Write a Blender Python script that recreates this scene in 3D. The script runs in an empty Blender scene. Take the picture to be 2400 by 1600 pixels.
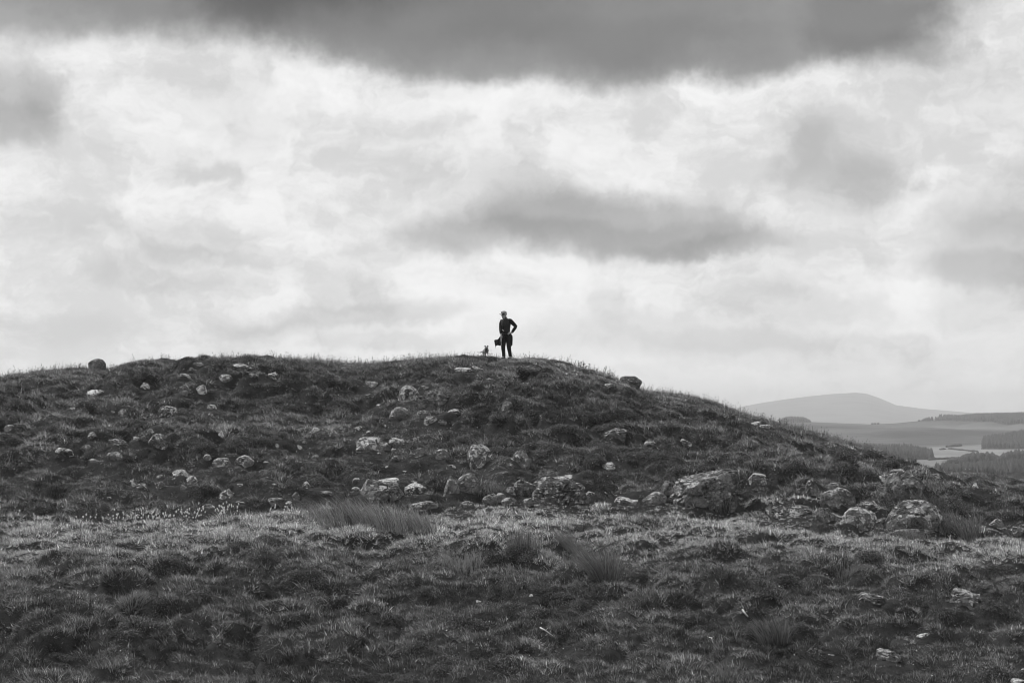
import bpy, bmesh, math, random
import numpy as np
from mathutils import Vector, Matrix

random.seed(7)
rng = np.random.default_rng(11)
S = bpy.context.scene
COL = S.collection
R = math.radians

# ------------------------------------------------------------------ camera
F = 2400 * 85 / 36.0            # focal length in photo pixels
HOR = 960.0                     # row of eye level in the photo
PITCH = math.atan((HOR - 800) / F)
cam_d = bpy.data.cameras.new('camera')
cam_d.lens = 85; cam_d.sensor_width = 36; cam_d.clip_start = 0.5; cam_d.clip_end = 60000
cam = bpy.data.objects.new('camera', cam_d); COL.objects.link(cam)
cam.location = (0, 0, 0); cam.rotation_euler = (R(90) + PITCH, 0, 0)
S.camera = cam

# ------------------------------------------------------------------ light and exposure
SUN_EL, SUN_AZ = R(46), R(-52)      # azimuth from +Y (view direction), negative = left
S.view_settings.view_transform = 'Standard'; S.view_settings.look = 'None'
S.view_settings.exposure = 0; S.view_settings.gamma = 1; S.view_settings.use_curve_mapping = False
S.cycles.use_denoising = True; S.cycles.pixel_filter_type = 'BLACKMAN_HARRIS'; S.cycles.filter_width = 1.0
S.cycles.max_bounces = 5; S.cycles.diffuse_bounces = 3; S.cycles.glossy_bounces = 2
S.cycles.transmission_bounces = 3; S.cycles.volume_bounces = 1; S.cycles.transparent_max_bounces = 4
S.cycles.sample_clamp_indirect = 4

sun_d = bpy.data.lights.new('sun', 'SUN'); sun_d.energy = 3.0; sun_d.angle = R(7); sun_d.color = (1, 1, 1)
sun = bpy.data.objects.new('sun', sun_d); COL.objects.link(sun)
to_sun = Vector((math.sin(SUN_AZ) * math.cos(SUN_EL), math.cos(SUN_AZ) * math.cos(SUN_EL), math.sin(SUN_EL)))
sun.rotation_euler = to_sun.to_track_quat('Z', 'Y').to_euler(); sun.location = (0, 60, 60)

W = bpy.data.worlds.new('World'); S.world = W; W.use_nodes = True
nt = W.node_tree; nt.nodes.clear()


def N(t, **kw):
    n = nt.nodes.new(t)
    for k, v in kw.items():
        setattr(n, k, v)
    return n


def lk(a, b):
    nt.links.new(a, b)


def setin(sock, v):
    if hasattr(v, 'is_linked') or isinstance(v, bpy.types.NodeSocket):
        nt.links.new(v, sock)
    else:
        sock.default_value = v


def M(op, a, b=None, c=None, clamp=False):
    n = N('ShaderNodeMath', operation=op, use_clamp=clamp)
    setin(n.inputs[0], a)
    if b is not None: setin(n.inputs[1], b)
    if c is not None: setin(n.inputs[2], c)
    return n.outputs[0]


def MR(v, a, b, c, d, smooth=True):
    n = N('ShaderNodeMapRange', interpolation_type='SMOOTHSTEP' if smooth else 'LINEAR')
    setin(n.inputs[0], v)
    for i, q in enumerate((a, b, c, d)): setin(n.inputs[1 + i], q)
    return n.outputs[0]


def noise(vec, scale, detail=4.0, rough=0.5, dim='3D', color=False):
    n = N('ShaderNodeTexNoise', noise_dimensions=dim)
    lk(vec, n.inputs['Vector'])
    n.inputs['Scale'].default_value = scale; n.inputs['Detail'].default_value = detail
    n.inputs['Roughness'].default_value = rough
    return n.outputs['Color' if color else 'Fac']


def VM(op, a, b=None, scale=None):
    n = N('ShaderNodeVectorMath', operation=op)
    setin(n.inputs[0], a)
    if b is not None: setin(n.inputs[1], b)
    if scale is not None: setin(n.inputs[3], scale)
    return n.outputs[0]


sky = N('ShaderNodeTexSky', sky_type='NISHITA', sun_disc=False)
sky.sun_elevation = SUN_EL; sky.sun_rotation = SUN_AZ
tc = N('ShaderNodeTexCoord')
sep = N('ShaderNodeSeparateXYZ'); lk(tc.outputs['Generated'], sep.inputs[0])
az = M('ARCTAN2', sep.outputs[0], sep.outputs[1])
el = M('ARCSINE', sep.outputs[2])
U = M('MULTIPLY_ADD', az, F / 1000, 1.2)
V = M('MULTIPLY_ADD', el, -F / 1000, HOR / 1000)
comb = N('ShaderNodeCombineXYZ'); lk(U, comb.inputs[0]); lk(V, comb.inputs[1])
uv = comb.outputs[0]
# turbulent edges: shift the direction by noise, wider than high
w1 = noise(uv, 3.2, 5, 0.6, '2D', True)
w2 = noise(uv, 11.0, 5, 0.62, '2D', True)
sh = VM('MULTIPLY', VM('SUBTRACT', w1, (0.5, 0.5, 0.5)), (0.30, 0.10, 0))
sh2 = VM('MULTIPLY', VM('SUBTRACT', w2, (0.5, 0.5, 0.5)), (0.080, 0.034, 0))
w3 = noise(uv, 34.0, 4, 0.6, '2D', True)
sh3 = VM('MULTIPLY', VM('SUBTRACT', w3, (0.5, 0.5, 0.5)), (0.022, 0.012, 0))
uvw = VM('ADD', uv, VM('ADD', VM('ADD', sh, sh2), sh3))

# cloud banks, each: azimuth and elevation of its middle, half width, half height, tilt, softness, darkness
BANKS = [
    # the big dark deck over the top
    (-0.10, -0.12, 1.05, 0.215, 2, .42, .60), (0.55, -0.06, 0.72, 0.180, 6, .6, .34), (1.36, -0.03, 0.82, 0.214, 0, .26, .54),
    (1.15, -0.02, 0.62, 0.205, 4, .45, .26), (1.72, 0.02, 0.62, 0.165, -3, .5, .26), (2.07, 0.07, 0.23, 0.095, 6, .6, .32), (2.19, 0.115, 0.13, 0.045, 16, .9, .26), (1.45, 0.12, 0.70, 0.070, 0, .8, .12), (0.8, -0.30, 1.05, 0.27, 0, .5, .40),
    # left lump
    (-0.05, 0.25, 0.22, 0.125, 10, .9, .36), (-0.02, 0.30, 0.19, 0.055, 3, .8, .22), (0.08, 0.23, 0.10, 0.11, 15, 1, .18),
    # middle dark bank
    (1.45, 0.525, 0.34, 0.088, 3, .75, .42), (1.40, 0.560, 0.42, 0.045, 0, .6, .16), (1.30, 0.475, 0.24, 0.095, 14, 1, .22), (1.13, 0.555, 0.24, 0.055, -2, .9, .17),
    (1.70, 0.575, 0.22, 0.03, -3, .8, .26), (1.02, 0.50, 0.18, 0.12, 20, 1, .10), (1.10, 0.55, 0.20, 0.06, 0, 1, .14),
    # right hand lumps
    (1.95, 0.40, 0.16, 0.14, 35, .8, .26), (2.04, 0.44, 0.10, 0.07, 10, .8, .18), (1.88, 0.35, 0.10, 0.09, 0, 1, .14),
    (2.36, 0.60, 0.26, 0.12, 5, .8, .28), (2.33, 0.645, 0.24, 0.045, 4, .7, .20), (2.36, 0.49, 0.22, 0.11, -10, .9, .20),
    (1.84, 0.72, 0.22, 0.05, 4, .8, .17), (1.80, 0.67, 0.16, 0.05, 0, 1, .10), (2.30, 0.73, 0.22, 0.05, 0, .9, .14),
    (2.30, 0.22, 0.30, 0.10, 20, 1, .10),
    # thin streaks low on the left and in the middle
    (0.49, 0.40, 0.12, 0.028, -6, 1, .22), (0.40, 0.375, 0.22, 0.06, 8, 1, .08), (0.40, 0.57, 0.26, 0.055, 3, 1, .16), (0.50, 0.61, 0.20, 0.025, 4, .9, .13),
    (0.36, 0.66, 0.22, 0.045, 5, .9, .22), (0.80, 0.685, 0.12, 0.06, 0, .9, .18), (0.83, 0.745, 0.30, 0.030, -3, .8, .24),
    (0.61, 0.775, 0.14, 0.025, 0, .9, .18), (0.88, 0.80, 0.24, 0.025, 0, .9, .16), (0.12, 0.77, 0.20, 0.05, 0, 1, .13),
    (1.55, 0.79, 0.40, 0.06, 3, .9, .16), (1.46, 0.72, 0.10, 0.05, 20, 1, .13), (1.72, 0.80, 0.24, 0.03, 0, .9, .12), (0.1, 0.54, 0.22, 0.06, 0, 1, .10),
    (1.0, 0.36, 0.3, 0.10, 20, 1, .06), (0.55, 0.25, 0.16, 0.12, 50, 1, .12), (2.1, 0.83, 0.5, 0.07, 0, 1, .10),
]
clear = None
for (cx, cy, rx, ry, rot, soft, dark) in BANKS:
    mp = N('ShaderNodeMapping', vector_type='TEXTURE')
    lk(uvw, mp.inputs[0])
    mp.inputs['Location'].default_value = (cx, cy, 0); mp.inputs['Rotation'].default_value = (0, 0, R(rot))
    mp.inputs['Scale'].default_value = (rx * 1.25, ry * 1.25, 1)
    g = N('ShaderNodeTexGradient', gradient_type='SPHERICAL'); lk(mp.outputs[0], g.inputs[0])
    keep = MR(g.outputs['Fac'], 0.0, soft * .75, 1.0, 1.0 - dark)
    clear = keep if clear is None else M('MULTIPLY', clear, keep)

# same sort of broken overcast over the rest of the sky
bc = N('ShaderNodeCombineXYZ')
zz = M('ADD', M('MAXIMUM', sep.outputs[2], 0.0), 0.22)
lk(M('DIVIDE', sep.outputs[0], zz), bc.inputs[0]); lk(M('DIVIDE', sep.outputs[1], zz), bc.inputs[1])
gen = noise(bc.outputs[0], 1.6, 7, 0.58, '3D')
gen_clear = MR(gen, 0.42, 0.66, 1.0, 0.42)
inx = M('MULTIPLY', MR(U, -0.75, -0.25, 0, 1), MR(U, 2.65, 3.15, 1, 0))
iny = M('MULTIPLY', MR(V, -0.55, -0.2, 0, 1), MR(sep.outputs[1], 0.0, 0.3, 0, 1))
inside = M('MULTIPLY', inx, iny)
mixc = N('ShaderNodeMix', data_type='FLOAT'); lk(inside, mixc.inputs[0]); lk(gen_clear, mixc.inputs[2]); lk(clear, mixc.inputs[3])
clear = mixc.outputs[0]
# billows inside the bright cloud
map2 = N('ShaderNodeMapping'); lk(uvw, map2.inputs[0]); map2.inputs['Scale'].default_value = (1.0, 1.9, 1)
d1 = noise(map2.outputs[0], 3.4, 8, 0.60, '2D')
map3 = N('ShaderNodeMapping'); lk(uvw, map3.inputs[0]); map3.inputs['Scale'].default_value = (1.0, 1.5, 1); map3.inputs['Location'].default_value = (7.3, 2.2, 0)
d2 = noise(map3.outputs[0], 9.0, 6, 0.6, '2D')
map4 = N('ShaderNodeMapping'); lk(uvw, map4.inputs[0]); map4.inputs['Scale'].default_value = (1.0, 1.4, 1); map4.inputs['Location'].default_value = (3.3, 5.2, 0)
d3 = noise(map4.outputs[0], 21.0, 6, 0.6, '2D')
d0 = noise(uvw, 1.9, 3, 0.5, '2D')
puff = M('ADD', M('MULTIPLY_ADD', d0, .34, M('MULTIPLY', d1, .40)), M('ADD', M('MULTIPLY', d2, .22), M('MULTIPLY', d3, .10)))
bill = M('ADD', MR(puff, 0.42, 0.60, 0.79, 1.0), MR(puff, 0.57, 0.68, 0, .055))
bill = M('POWER', bill, M('MULTIPLY_ADD', clear, 1.2, 0.0))
lum = M('MULTIPLY', M('MULTIPLY', clear, bill), 0.92)
cloud = N('ShaderNodeCombineColor')
for i in range(3): lk(lum, cloud.inputs[i])
bw = N('ShaderNodeRGBToBW'); lk(sky.outputs[0], bw.inputs[0])
blue = M('MULTIPLY', bw.outputs[0], 0.10)
bluec = N('ShaderNodeCombineColor')
for i in range(3): lk(blue, bluec.inputs[i])
mixs = N('ShaderNodeMix', data_type='RGBA'); mixs.inputs[0].default_value = 0.94
lk(bluec.outputs[0], mixs.inputs[6]); lk(cloud.outputs[0], mixs.inputs[7])
bg = N('ShaderNodeBackground'); bg.inputs[1].default_value = 1.0; lk(mixs.outputs[2], bg.inputs[0])
wo = N('ShaderNodeOutputWorld'); lk(bg.outputs[0], wo.inputs[0])
W.cycles.sampling_method = 'MANUAL'; W.cycles.sample_map_resolution = 512


# ------------------------------------------------------------------ helpers
def link(o, parent=None):
    COL.objects.link(o)
    if parent is not None: o.parent = parent
    return o


def tag(o, label=None, cat=None, group=None, kind=None):
    if label: o['label'] = label
    if cat: o['category'] = cat
    if group: o['group'] = group
    if kind: o['kind'] = kind
    return o


def empty(name, loc):
    o = bpy.data.objects.new(name, None); o.location = loc; o.empty_display_size = .2
    return link(o)


def fast_mesh(name, verts, faces_flat, sizes):
    """numpy arrays -> mesh"""
    me = bpy.data.meshes.new(name)
    v = np.asarray(verts, np.float32); ff = np.asarray(faces_flat, np.int32); sz = np.asarray(sizes, np.int32)
    me.vertices.add(len(v)); me.vertices.foreach_set('co', v.ravel())
    me.loops.add(len(ff)); me.loops.foreach_set('vertex_index', ff)
    me.polygons.add(len(sz))
    st = np.zeros(len(sz), np.int32); st[1:] = np.cumsum(sz)[:-1]
    me.polygons.foreach_set('loop_start', st)
    me.update(calc_edges=True)
    return me


def smooth(me, flag=True):
    me.polygons.foreach_set('use_smooth', np.full(len(me.polygons), flag))


def mobj(name, me, mat, parent=None):
    if mat is not None: me.materials.append(mat)
    return link(bpy.data.objects.new(name, me), parent)


class MB:
    """collects pieces into one mesh"""
    def __init__(s): s.v = []; s.f = []
    def add(s, verts, faces):
        o = len(s.v); s.v += [tuple(v) for v in verts]; s.f += [tuple(i + o for i in f) for f in faces]
    def loft(s, rings, n=14, cap=True):
        """rings: (centre, axis_a, axis_b) half-axis vectors"""
        o = len(s.v)
        for c, a, b in rings:
            c, a, b = Vector(c), Vector(a), Vector(b)
            for k in range(n):
                t = 2 * math.pi * k / n
                s.v.append(tuple(c + a * math.cos(t) + b * math.sin(t)))
        for i in range(len(rings) - 1):
            for k in range(n):
                k2 = (k + 1) % n
                s.f.append((o + i * n + k, o + i * n + k2, o + (i + 1) * n + k2, o + (i + 1) * n + k))
        if cap:
            s.f.append(tuple(o + k for k in reversed(range(n))))
            s.f.append(tuple(o + (len(rings) - 1) * n + k for k in range(n)))
    def tube(s, pts, rad, n=8):
        pts = [Vector(p) for p in pts]; rings = []
        for i, p in enumerate(pts):
            t = (pts[min(i + 1, len(pts) - 1)] - pts[max(i - 1, 0)]).normalized()
            a = t.cross(Vector((0, 1, 0.13))).normalized(); b = t.cross(a).normalized()
            r = rad[i] if hasattr(rad, '__len__') else rad
            rings.append((p, a * r, b * r))
        s.loft(rings, n)
    def blob(s, c, r, sub=2):
        bm = bmesh.new(); bmesh.ops.create_icosphere(bm, subdivisions=sub, radius=1)
        s.add([(c[0] + v.co.x * r[0], c[1] + v.co.y * r[1], c[2] + v.co.z * r[2]) for v in bm.verts],
              [[v.index for v in f.verts] for f in bm.faces])
        bm.free()
    def build(s, name, mat, parent=None, smo=True):
        me = bpy.data.meshes.new(name); me.from_pydata(s.v, [], s.f); me.update()
        bm = bmesh.new(); bm.from_mesh(me); bmesh.ops.recalc_face_normals(bm, faces=bm.faces); bm.to_mesh(me); bm.free()
        smooth(me, smo)
        return mobj(name, me, mat, parent)


# noise in numpy
_P = rng.random((256, 256)); _P3 = rng.random(4096)


def vnoise(x, y):
    xi = np.floor(x).astype(int); yi = np.floor(y).astype(int)
    fx = x - xi; fy = y - yi
    fx = fx * fx * fx * (fx * (fx * 6 - 15) + 10); fy = fy * fy * fy * (fy * (fy * 6 - 15) + 10)
    a = _P[xi & 255, yi & 255]; b = _P[(xi + 1) & 255, yi & 255]
    c = _P[xi & 255, (yi + 1) & 255]; d = _P[(xi + 1) & 255, (yi + 1) & 255]
    return a + (b - a) * fx + (c - a) * fy + (a - b - c + d) * fx * fy


def fbm(x, y, oct=4, gain=.5):
    s = 0; amp = 1; tot = 0
    for o in range(oct):
        s = s + amp * vnoise(x * 2 ** o + 17.3 * o, y * 2 ** o - 9.1 * o); tot += amp; amp *= gain
    return s / tot


def h3(i, j, k): return _P3[(i * 73 + j * 1237 + k * 3571 + ((i * 31) ^ (j * 17) ^ (k * 101))) & 4095]


def vnoise3(p):
    i = np.floor(p).astype(int); f = p - i; f = f * f * (3 - 2 * f)
    r = 0
    for dx in (0, 1):
        for dy in (0, 1):
            for dz in (0, 1):
                w = (f[:, 0] if dx else 1 - f[:, 0]) * (f[:, 1] if dy else 1 - f[:, 1]) * (f[:, 2] if dz else 1 - f[:, 2])
                r = r + w * h3(i[:, 0] + dx, i[:, 1] + dy, i[:, 2] + dz)
    return r


def fbm3(p, oct=3):
    s = 0; amp = 1; tot = 0
    for o in range(oct):
        s = s + amp * vnoise3(p * 2 ** o + 13.7 * o); tot += amp; amp *= .5
    return s / tot


def sstep(a, b, x):
    t = np.clip((x - a) / (b - a), 0, 1); return t * t * (3 - 2 * t)


# photo pixel -> direction
def ray(px, py):
    cx = (px - 1200) / F; cy = (800 - py) / F
    return cx, math.cos(PITCH) - cy * math.sin(PITCH), math.sin(PITCH) + cy * math.cos(PITCH)


def slope_of(py):
    """rise per metre of distance of a photo row"""
    _, b, c = ray(1200, py); return c / b


# ------------------------------------------------------------------ materials
def material(name):
    m = bpy.data.materials.new(name); m.use_nodes = True
    return m


class Mat:
    """tiny node builder"""
    def __init__(s, name):
        s.m = material(name); s.t = s.m.node_tree
        s.b = s.t.nodes['Principled BSDF']; s.out = s.t.nodes['Material Output']
    def n(s, t, ins=None, **kw):
        x = s.t.nodes.new(t)
        for k, v in kw.items(): setattr(x, k, v)
        for k, v in (ins or {}).items():
            if isinstance(v, bpy.types.NodeSocket): s.t.links.new(v, x.inputs[k])
            else: x.inputs[k].default_value = v
        return x
    def l(s, a, b): s.t.links.new(a, b)
    def math(s, op, a, b=0.0, c=None):
        x = s.n('ShaderNodeMath', {0: a, 1: b}, operation=op)
        if c is not None:
            if isinstance(c, bpy.types.NodeSocket): s.l(c, x.inputs[2])
            else: x.inputs[2].default_value = c
        return x.outputs[0]
    def mr(s, v, a, b, c, d): return s.n('ShaderNodeMapRange', {0: v, 1: a, 2: b, 3: c, 4: d}, interpolation_type='SMOOTHSTEP').outputs[0]
    def grey(s, v):
        c = s.n('ShaderNodeCombineColor', {0: v, 1: v, 2: v}); return c.outputs[0]


def plain(name, g, rough=.8, var=.25, scale=30.0):
    k = Mat(name); tc = k.n('ShaderNodeTexCoord')
    nz = k.n('ShaderNodeTexNoise', {'Vector': tc.outputs['Object'], 'Scale': scale, 'Detail': 4.0})
    k.l(k.grey(k.mr(nz.outputs[0], .3, .7, g * (1 - var), g * (1 + var))), k.b.inputs['Base Color'])
    k.b.inputs['Roughness'].default_value = rough; k.b.inputs['Specular IOR Level'].default_value = .25
    return k.m


def mat_rock():
    k = Mat('lichened limestone'); tc = k.n('ShaderNodeTexCoord'); v = tc.outputs['Object']
    oi = k.n('ShaderNodeObjectInfo')
    sh = k.n('ShaderNodeVectorMath', {0: v, 1: (1, 1, 1)}, operation='ADD')
    off = k.n('ShaderNodeVectorMath', {0: (19.0, 7.0, 31.0), 3: oi.outputs['Random']}, operation='SCALE')
    k.l(off.outputs[0], sh.inputs[1]); p = sh.outputs[0]
    pale = k.n('ShaderNodeAttribute', attribute_type='OBJECT', attribute_name='pale').outputs['Fac']
    n1 = k.n('ShaderNodeTexNoise', {'Vector': p, 'Scale': 2.6, 'Detail': 7.0, 'Roughness': .62}).outputs[0]
    n2 = k.n('ShaderNodeTexNoise', {'Vector': p, 'Scale': 17.0, 'Detail': 5.0, 'Roughness': .68}).outputs[0]
    n3 = k.n('ShaderNodeTexNoise', {'Vector': p, 'Scale': 5.5, 'Detail': 8.0, 'Roughness': .7, 'Distortion': .6}).outputs[0]
    base = k.math('MULTIPLY', k.mr(n1, .3, .7, .07, .22), k.mr(n2, .25, .75, .55, 1.5))
    # pale crusts of lichen
    nz_ = k.n('ShaderNodeSeparateXYZ', {0: tc.outputs['Normal']}).outputs[2]
    th = k.math('MULTIPLY_ADD', pale, -.20, .672)
    th = k.math('MULTIPLY_ADD', nz_, -.10, th)          # more lichen upward, painting the lit tops of the stones into the colour
    lich = k.mr(n3, th, k.math('ADD', th, .05), 0, 1)
    lich = k.math('MULTIPLY', lich, k.mr(n2, .36, .56, .35, 1))
    lc = k.math('MULTIPLY_ADD', pale, .42, .32)
    mx = k.n('ShaderNodeMix', {0: lich, 2: base, 3: lc}, data_type='FLOAT').outputs[0]
    # moss in patches
    nm = k.n('ShaderNodeTexNoise', {'Vector': p, 'Scale': 3.7, 'Detail': 6.0, 'Roughness': .7}).outputs[0]
    mx = k.n('ShaderNodeMix', {0: k.mr(nm, .56, .63, 0, .8), 2: mx, 3: .035}, data_type='FLOAT').outputs[0]
    # crack lines
    vo = k.n('ShaderNodeTexVoronoi', {'Vector': p, 'Scale': 2.3}, feature='DISTANCE_TO_EDGE')
    wv = k.n('ShaderNodeVectorMath', {0: p, 1: k.n('ShaderNodeTexNoise', {'Vector': p, 'Scale': 3.0, 'Detail': 5.0}).outputs['Color']}, operation='ADD')
    k.l(wv.outputs[0], vo.inputs['Vector'])
    cr = k.mr(vo.outputs['Distance'], .0, .035, 0, 1)
    mx = k.math('MULTIPLY', mx, k.math('MULTIPLY_ADD', cr, .6, .4))
    k.l(k.grey(mx), k.b.inputs['Base Color'])
    k.b.inputs['Roughness'].default_value = .92; k.b.inputs['Specular IOR Level'].default_value = .2
    hgt = k.math('ADD', k.math('MULTIPLY', n2, .5), k.math('ADD', k.math('MULTIPLY', n3, .8), k.math('MULTIPLY', cr, .35)))
    bp = k.n('ShaderNodeBump', {'Height': hgt, 'Strength': .8, 'Distance': .05})
    k.l(bp.outputs[0], k.b.inputs['Normal'])
    return k.m


def mat_leaf(name, base, spread, trans=.3, stuff=True, tip=1.35):
    """grass and rushes: grey value carried by each tuft"""
    k = Mat(name)
    if stuff:
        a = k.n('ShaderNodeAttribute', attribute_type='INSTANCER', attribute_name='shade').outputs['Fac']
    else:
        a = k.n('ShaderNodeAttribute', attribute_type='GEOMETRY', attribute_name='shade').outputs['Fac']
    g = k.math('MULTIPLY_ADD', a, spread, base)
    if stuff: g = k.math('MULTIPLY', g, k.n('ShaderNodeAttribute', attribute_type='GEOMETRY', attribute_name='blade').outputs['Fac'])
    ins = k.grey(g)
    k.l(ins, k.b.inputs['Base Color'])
    k.b.inputs['Roughness'].default_value = .55; k.b.inputs['Specular IOR Level'].default_value = .22
    tr = k.n('ShaderNodeBsdfTranslucent', {'Color': ins})
    mix = k.n('ShaderNodeMixShader', {0: trans, 1: k.b.outputs[0], 2: tr.outputs[0]})
    k.l(mix.outputs[0], k.out.inputs[0])
    return k.m


def mat_ground():
    k = Mat('peaty turf'); tc = k.n('ShaderNodeTexCoord'); v = tc.outputs['Object']
    n1 = k.n('ShaderNodeTexNoise', {'Vector': v, 'Scale': 3.0, 'Detail': 6.0, 'Roughness': .6}).outputs[0]
    n2 = k.n('ShaderNodeTexNoise', {'Vector': v, 'Scale': 40.0, 'Detail': 4.0, 'Roughness': .7}).outputs[0]
    g = k.math('MULTIPLY', k.mr(n1, .3, .7, .028, .055), k.mr(n2, .3, .7, .6, 1.4))
    k.l(k.grey(g), k.b.inputs['Base Color']); k.b.inputs['Roughness'].default_value = .95
    k.b.inputs['Specular IOR Level'].default_value = .1
    bp = k.n('ShaderNodeBump', {'Height': n2, 'Strength': .8, 'Distance': .05}); k.l(bp.outputs[0], k.b.inputs['Normal'])
    return k.m


def mat_valley():
    k = Mat('moor and pasture'); tc = k.n('ShaderNodeTexCoord'); v = tc.outputs['Object']
    field = k.n('ShaderNodeAttribute', attribute_type='GEOMETRY', attribute_name='hay').outputs['Fac']
    n1 = k.n('ShaderNodeTexNoise', {'Vector': v, 'Scale': .004, 'Detail': 7.0, 'Roughness': .6}).outputs[0]
    n2 = k.n('ShaderNodeTexNoise', {'Vector': v, 'Scale': .05, 'Detail': 6.0, 'Roughness': .65}).outputs[0]
    g = k.math('MULTIPLY', k.mr(n1, .38, .62, .035, .10), k.mr(n2, .3, .7, .8, 1.25))
    g2 = k.mr(n2, .3, .7, .20, .32)
    mx = k.n('ShaderNodeMix', {0: field, 2: g, 3: g2}, data_type='FLOAT').outputs[0]
    k.l(k.grey(mx), k.b.inputs['Base Color']); k.b.inputs['Roughness'].default_value = .95
    k.b.inputs['Specular IOR Level'].default_value = .1
    return k.m


ROCK = mat_rock(); GROUND = mat_ground(); VALLEY = mat_valley()
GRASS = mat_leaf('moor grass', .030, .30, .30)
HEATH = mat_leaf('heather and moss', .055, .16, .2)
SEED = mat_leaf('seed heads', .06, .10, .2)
RUSH = mat_leaf('rush stems', .05, .24, .25, stuff=False)
BENT = plain('dry stem', .14, .8, .2)
WOODS = plain('conifer needles', .035, .9, .4, .3)
COTTON = plain('cotton down', .75, .9, .1)
BONE = plain('bleached wood', .55, .8, .25, 14)

# ------------------------------------------------------------------ the lie of the land
SKYLINE = np.array([(0, 886), (61, 869), (153, 860), (225, 858), (255, 857), (316, 852), (352, 841), (459, 835), (551, 831), (653, 834),
    (775, 843), (848, 848), (918, 845), (980, 837), (1071, 831), (1112, 831), (1183, 835), (1265, 836), (1327, 849), (1408, 869),
    (1459, 887), (1510, 912), (1592, 920), (1653, 930), (1714, 953), (1755, 968), (1837, 989), (1908, 1009), (1980, 1030),
    (2041, 1048), (2092, 1067), (2143, 1085), (2194, 1098), (2265, 1103), (2347, 1109), (2400, 1126)], float)
FOOT = np.array([(0, 1234), (300, 1226), (500, 1216), (700, 1192), (1000, 1186), (1450, 1192), (1700, 1200), (1900, 1215), (2200, 1243), (2400, 1260)], float)
_zy = np.arange(0, 200, .25)
_zf = np.interp(_zy, [0, 15, 30, 40, 46, 50, 200], [-1.65, -2.9, -4.6, -5.55, -5.62, -5.12, -5.12 + .152 * 150])
_k = np.exp(-.5 * (np.arange(-24, 25) / 6.0) ** 2); _k /= _k.sum()
_zf = np.convolve(np.pad(_zf, 24, mode='edge'), _k, 'valid')


def zfield(y): return np.interp(y, _zy, _zf)


def crest_dist(x): return 91.5 - 9.0 * sstep(7, 19, x) - 2.0 * sstep(-8, -20, x)


_pp = np.arange(0, 2401, 8.0)
_row = np.interp(_pp, SKYLINE[:, 0], SKYLINE[:, 1])
_xc = (_pp - 1200) / F * 91.5
for _ in range(30): _xc = (_pp - 1200) / F * crest_dist(_xc)
_yc = crest_dist(_xc)
_zc = np.array([slope_of(r) for r in _row]) * _yc - .20
_frow = np.interp(_pp, FOOT[:, 0], FOOT[:, 1]); _yb = np.full_like(_pp, 65.0)
_fs = np.array([slope_of(r) for r in _frow])
for _ in range(60): _yb = .6 * _yb + .4 * (zfield(_yb) / _fs)
_yb = np.clip(_yb, 58, 69)
_xb = (_pp - 1200) / F * _yb


def h_near(x, y):
    ax = np.abs(x)
    out = np.maximum(ax - 21, 0)
    yc = crest_dist(x)
    zc = np.interp(x, _xc, _zc) - .06 * out
    yb = np.interp(x, _xb, _yb)
    zb = zfield(yb)
    fld = zfield(np.clip(y, 0, 199))
    s = np.clip((y - yb) / (yc - yb), 0, 1)
    hill = zb + (zc - zb) * (1 - (1 - s) ** 1.7)
    d = np.maximum(y - yc, 0)
    d1 = np.minimum(d, 24.0)
    back = zc - .5 * .0125 * d1 * d1 - .30 * (d - d1)
    # slack ground and swells on the flank, none at crest and foot
    wob = (fbm(x * .11 + 3, y * .16, 3) - .5) * 1.5 * np.sin(np.pi * s) ** 1.0
    wob = wob + (fbm(x * .07 + 40, y * .10 + 9, 3) - .5) * .9 * sstep(47, 52, y) * sstep(0, 6, yb - y)
    z = np.where(y < yb, fld, np.where(y < yc, hill, back)) + wob
    return np.maximum(z, -42)


MOOR = np.array([(1000, 990), (1500, 985), (1826, 987), (1900, 989), (2042, 995), (2100, 992), (2160, 986), (2215, 985), (2250, 986), (2290, 982), (2400, 980), (2700, 978)], float)
MOUNT = np.array([(1000, 985), (1500, 984), (1600, 974), (1735, 953), (1790, 943), (1850, 934), (1900, 928), (1950, 923), (2005, 920), (2030, 922),
    (2060, 932), (2100, 949), (2160, 957), (2230, 963), (2290, 968), (2350, 972), (2380, 966), (2440, 957), (2550, 950), (2800, 975)], float)


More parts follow.
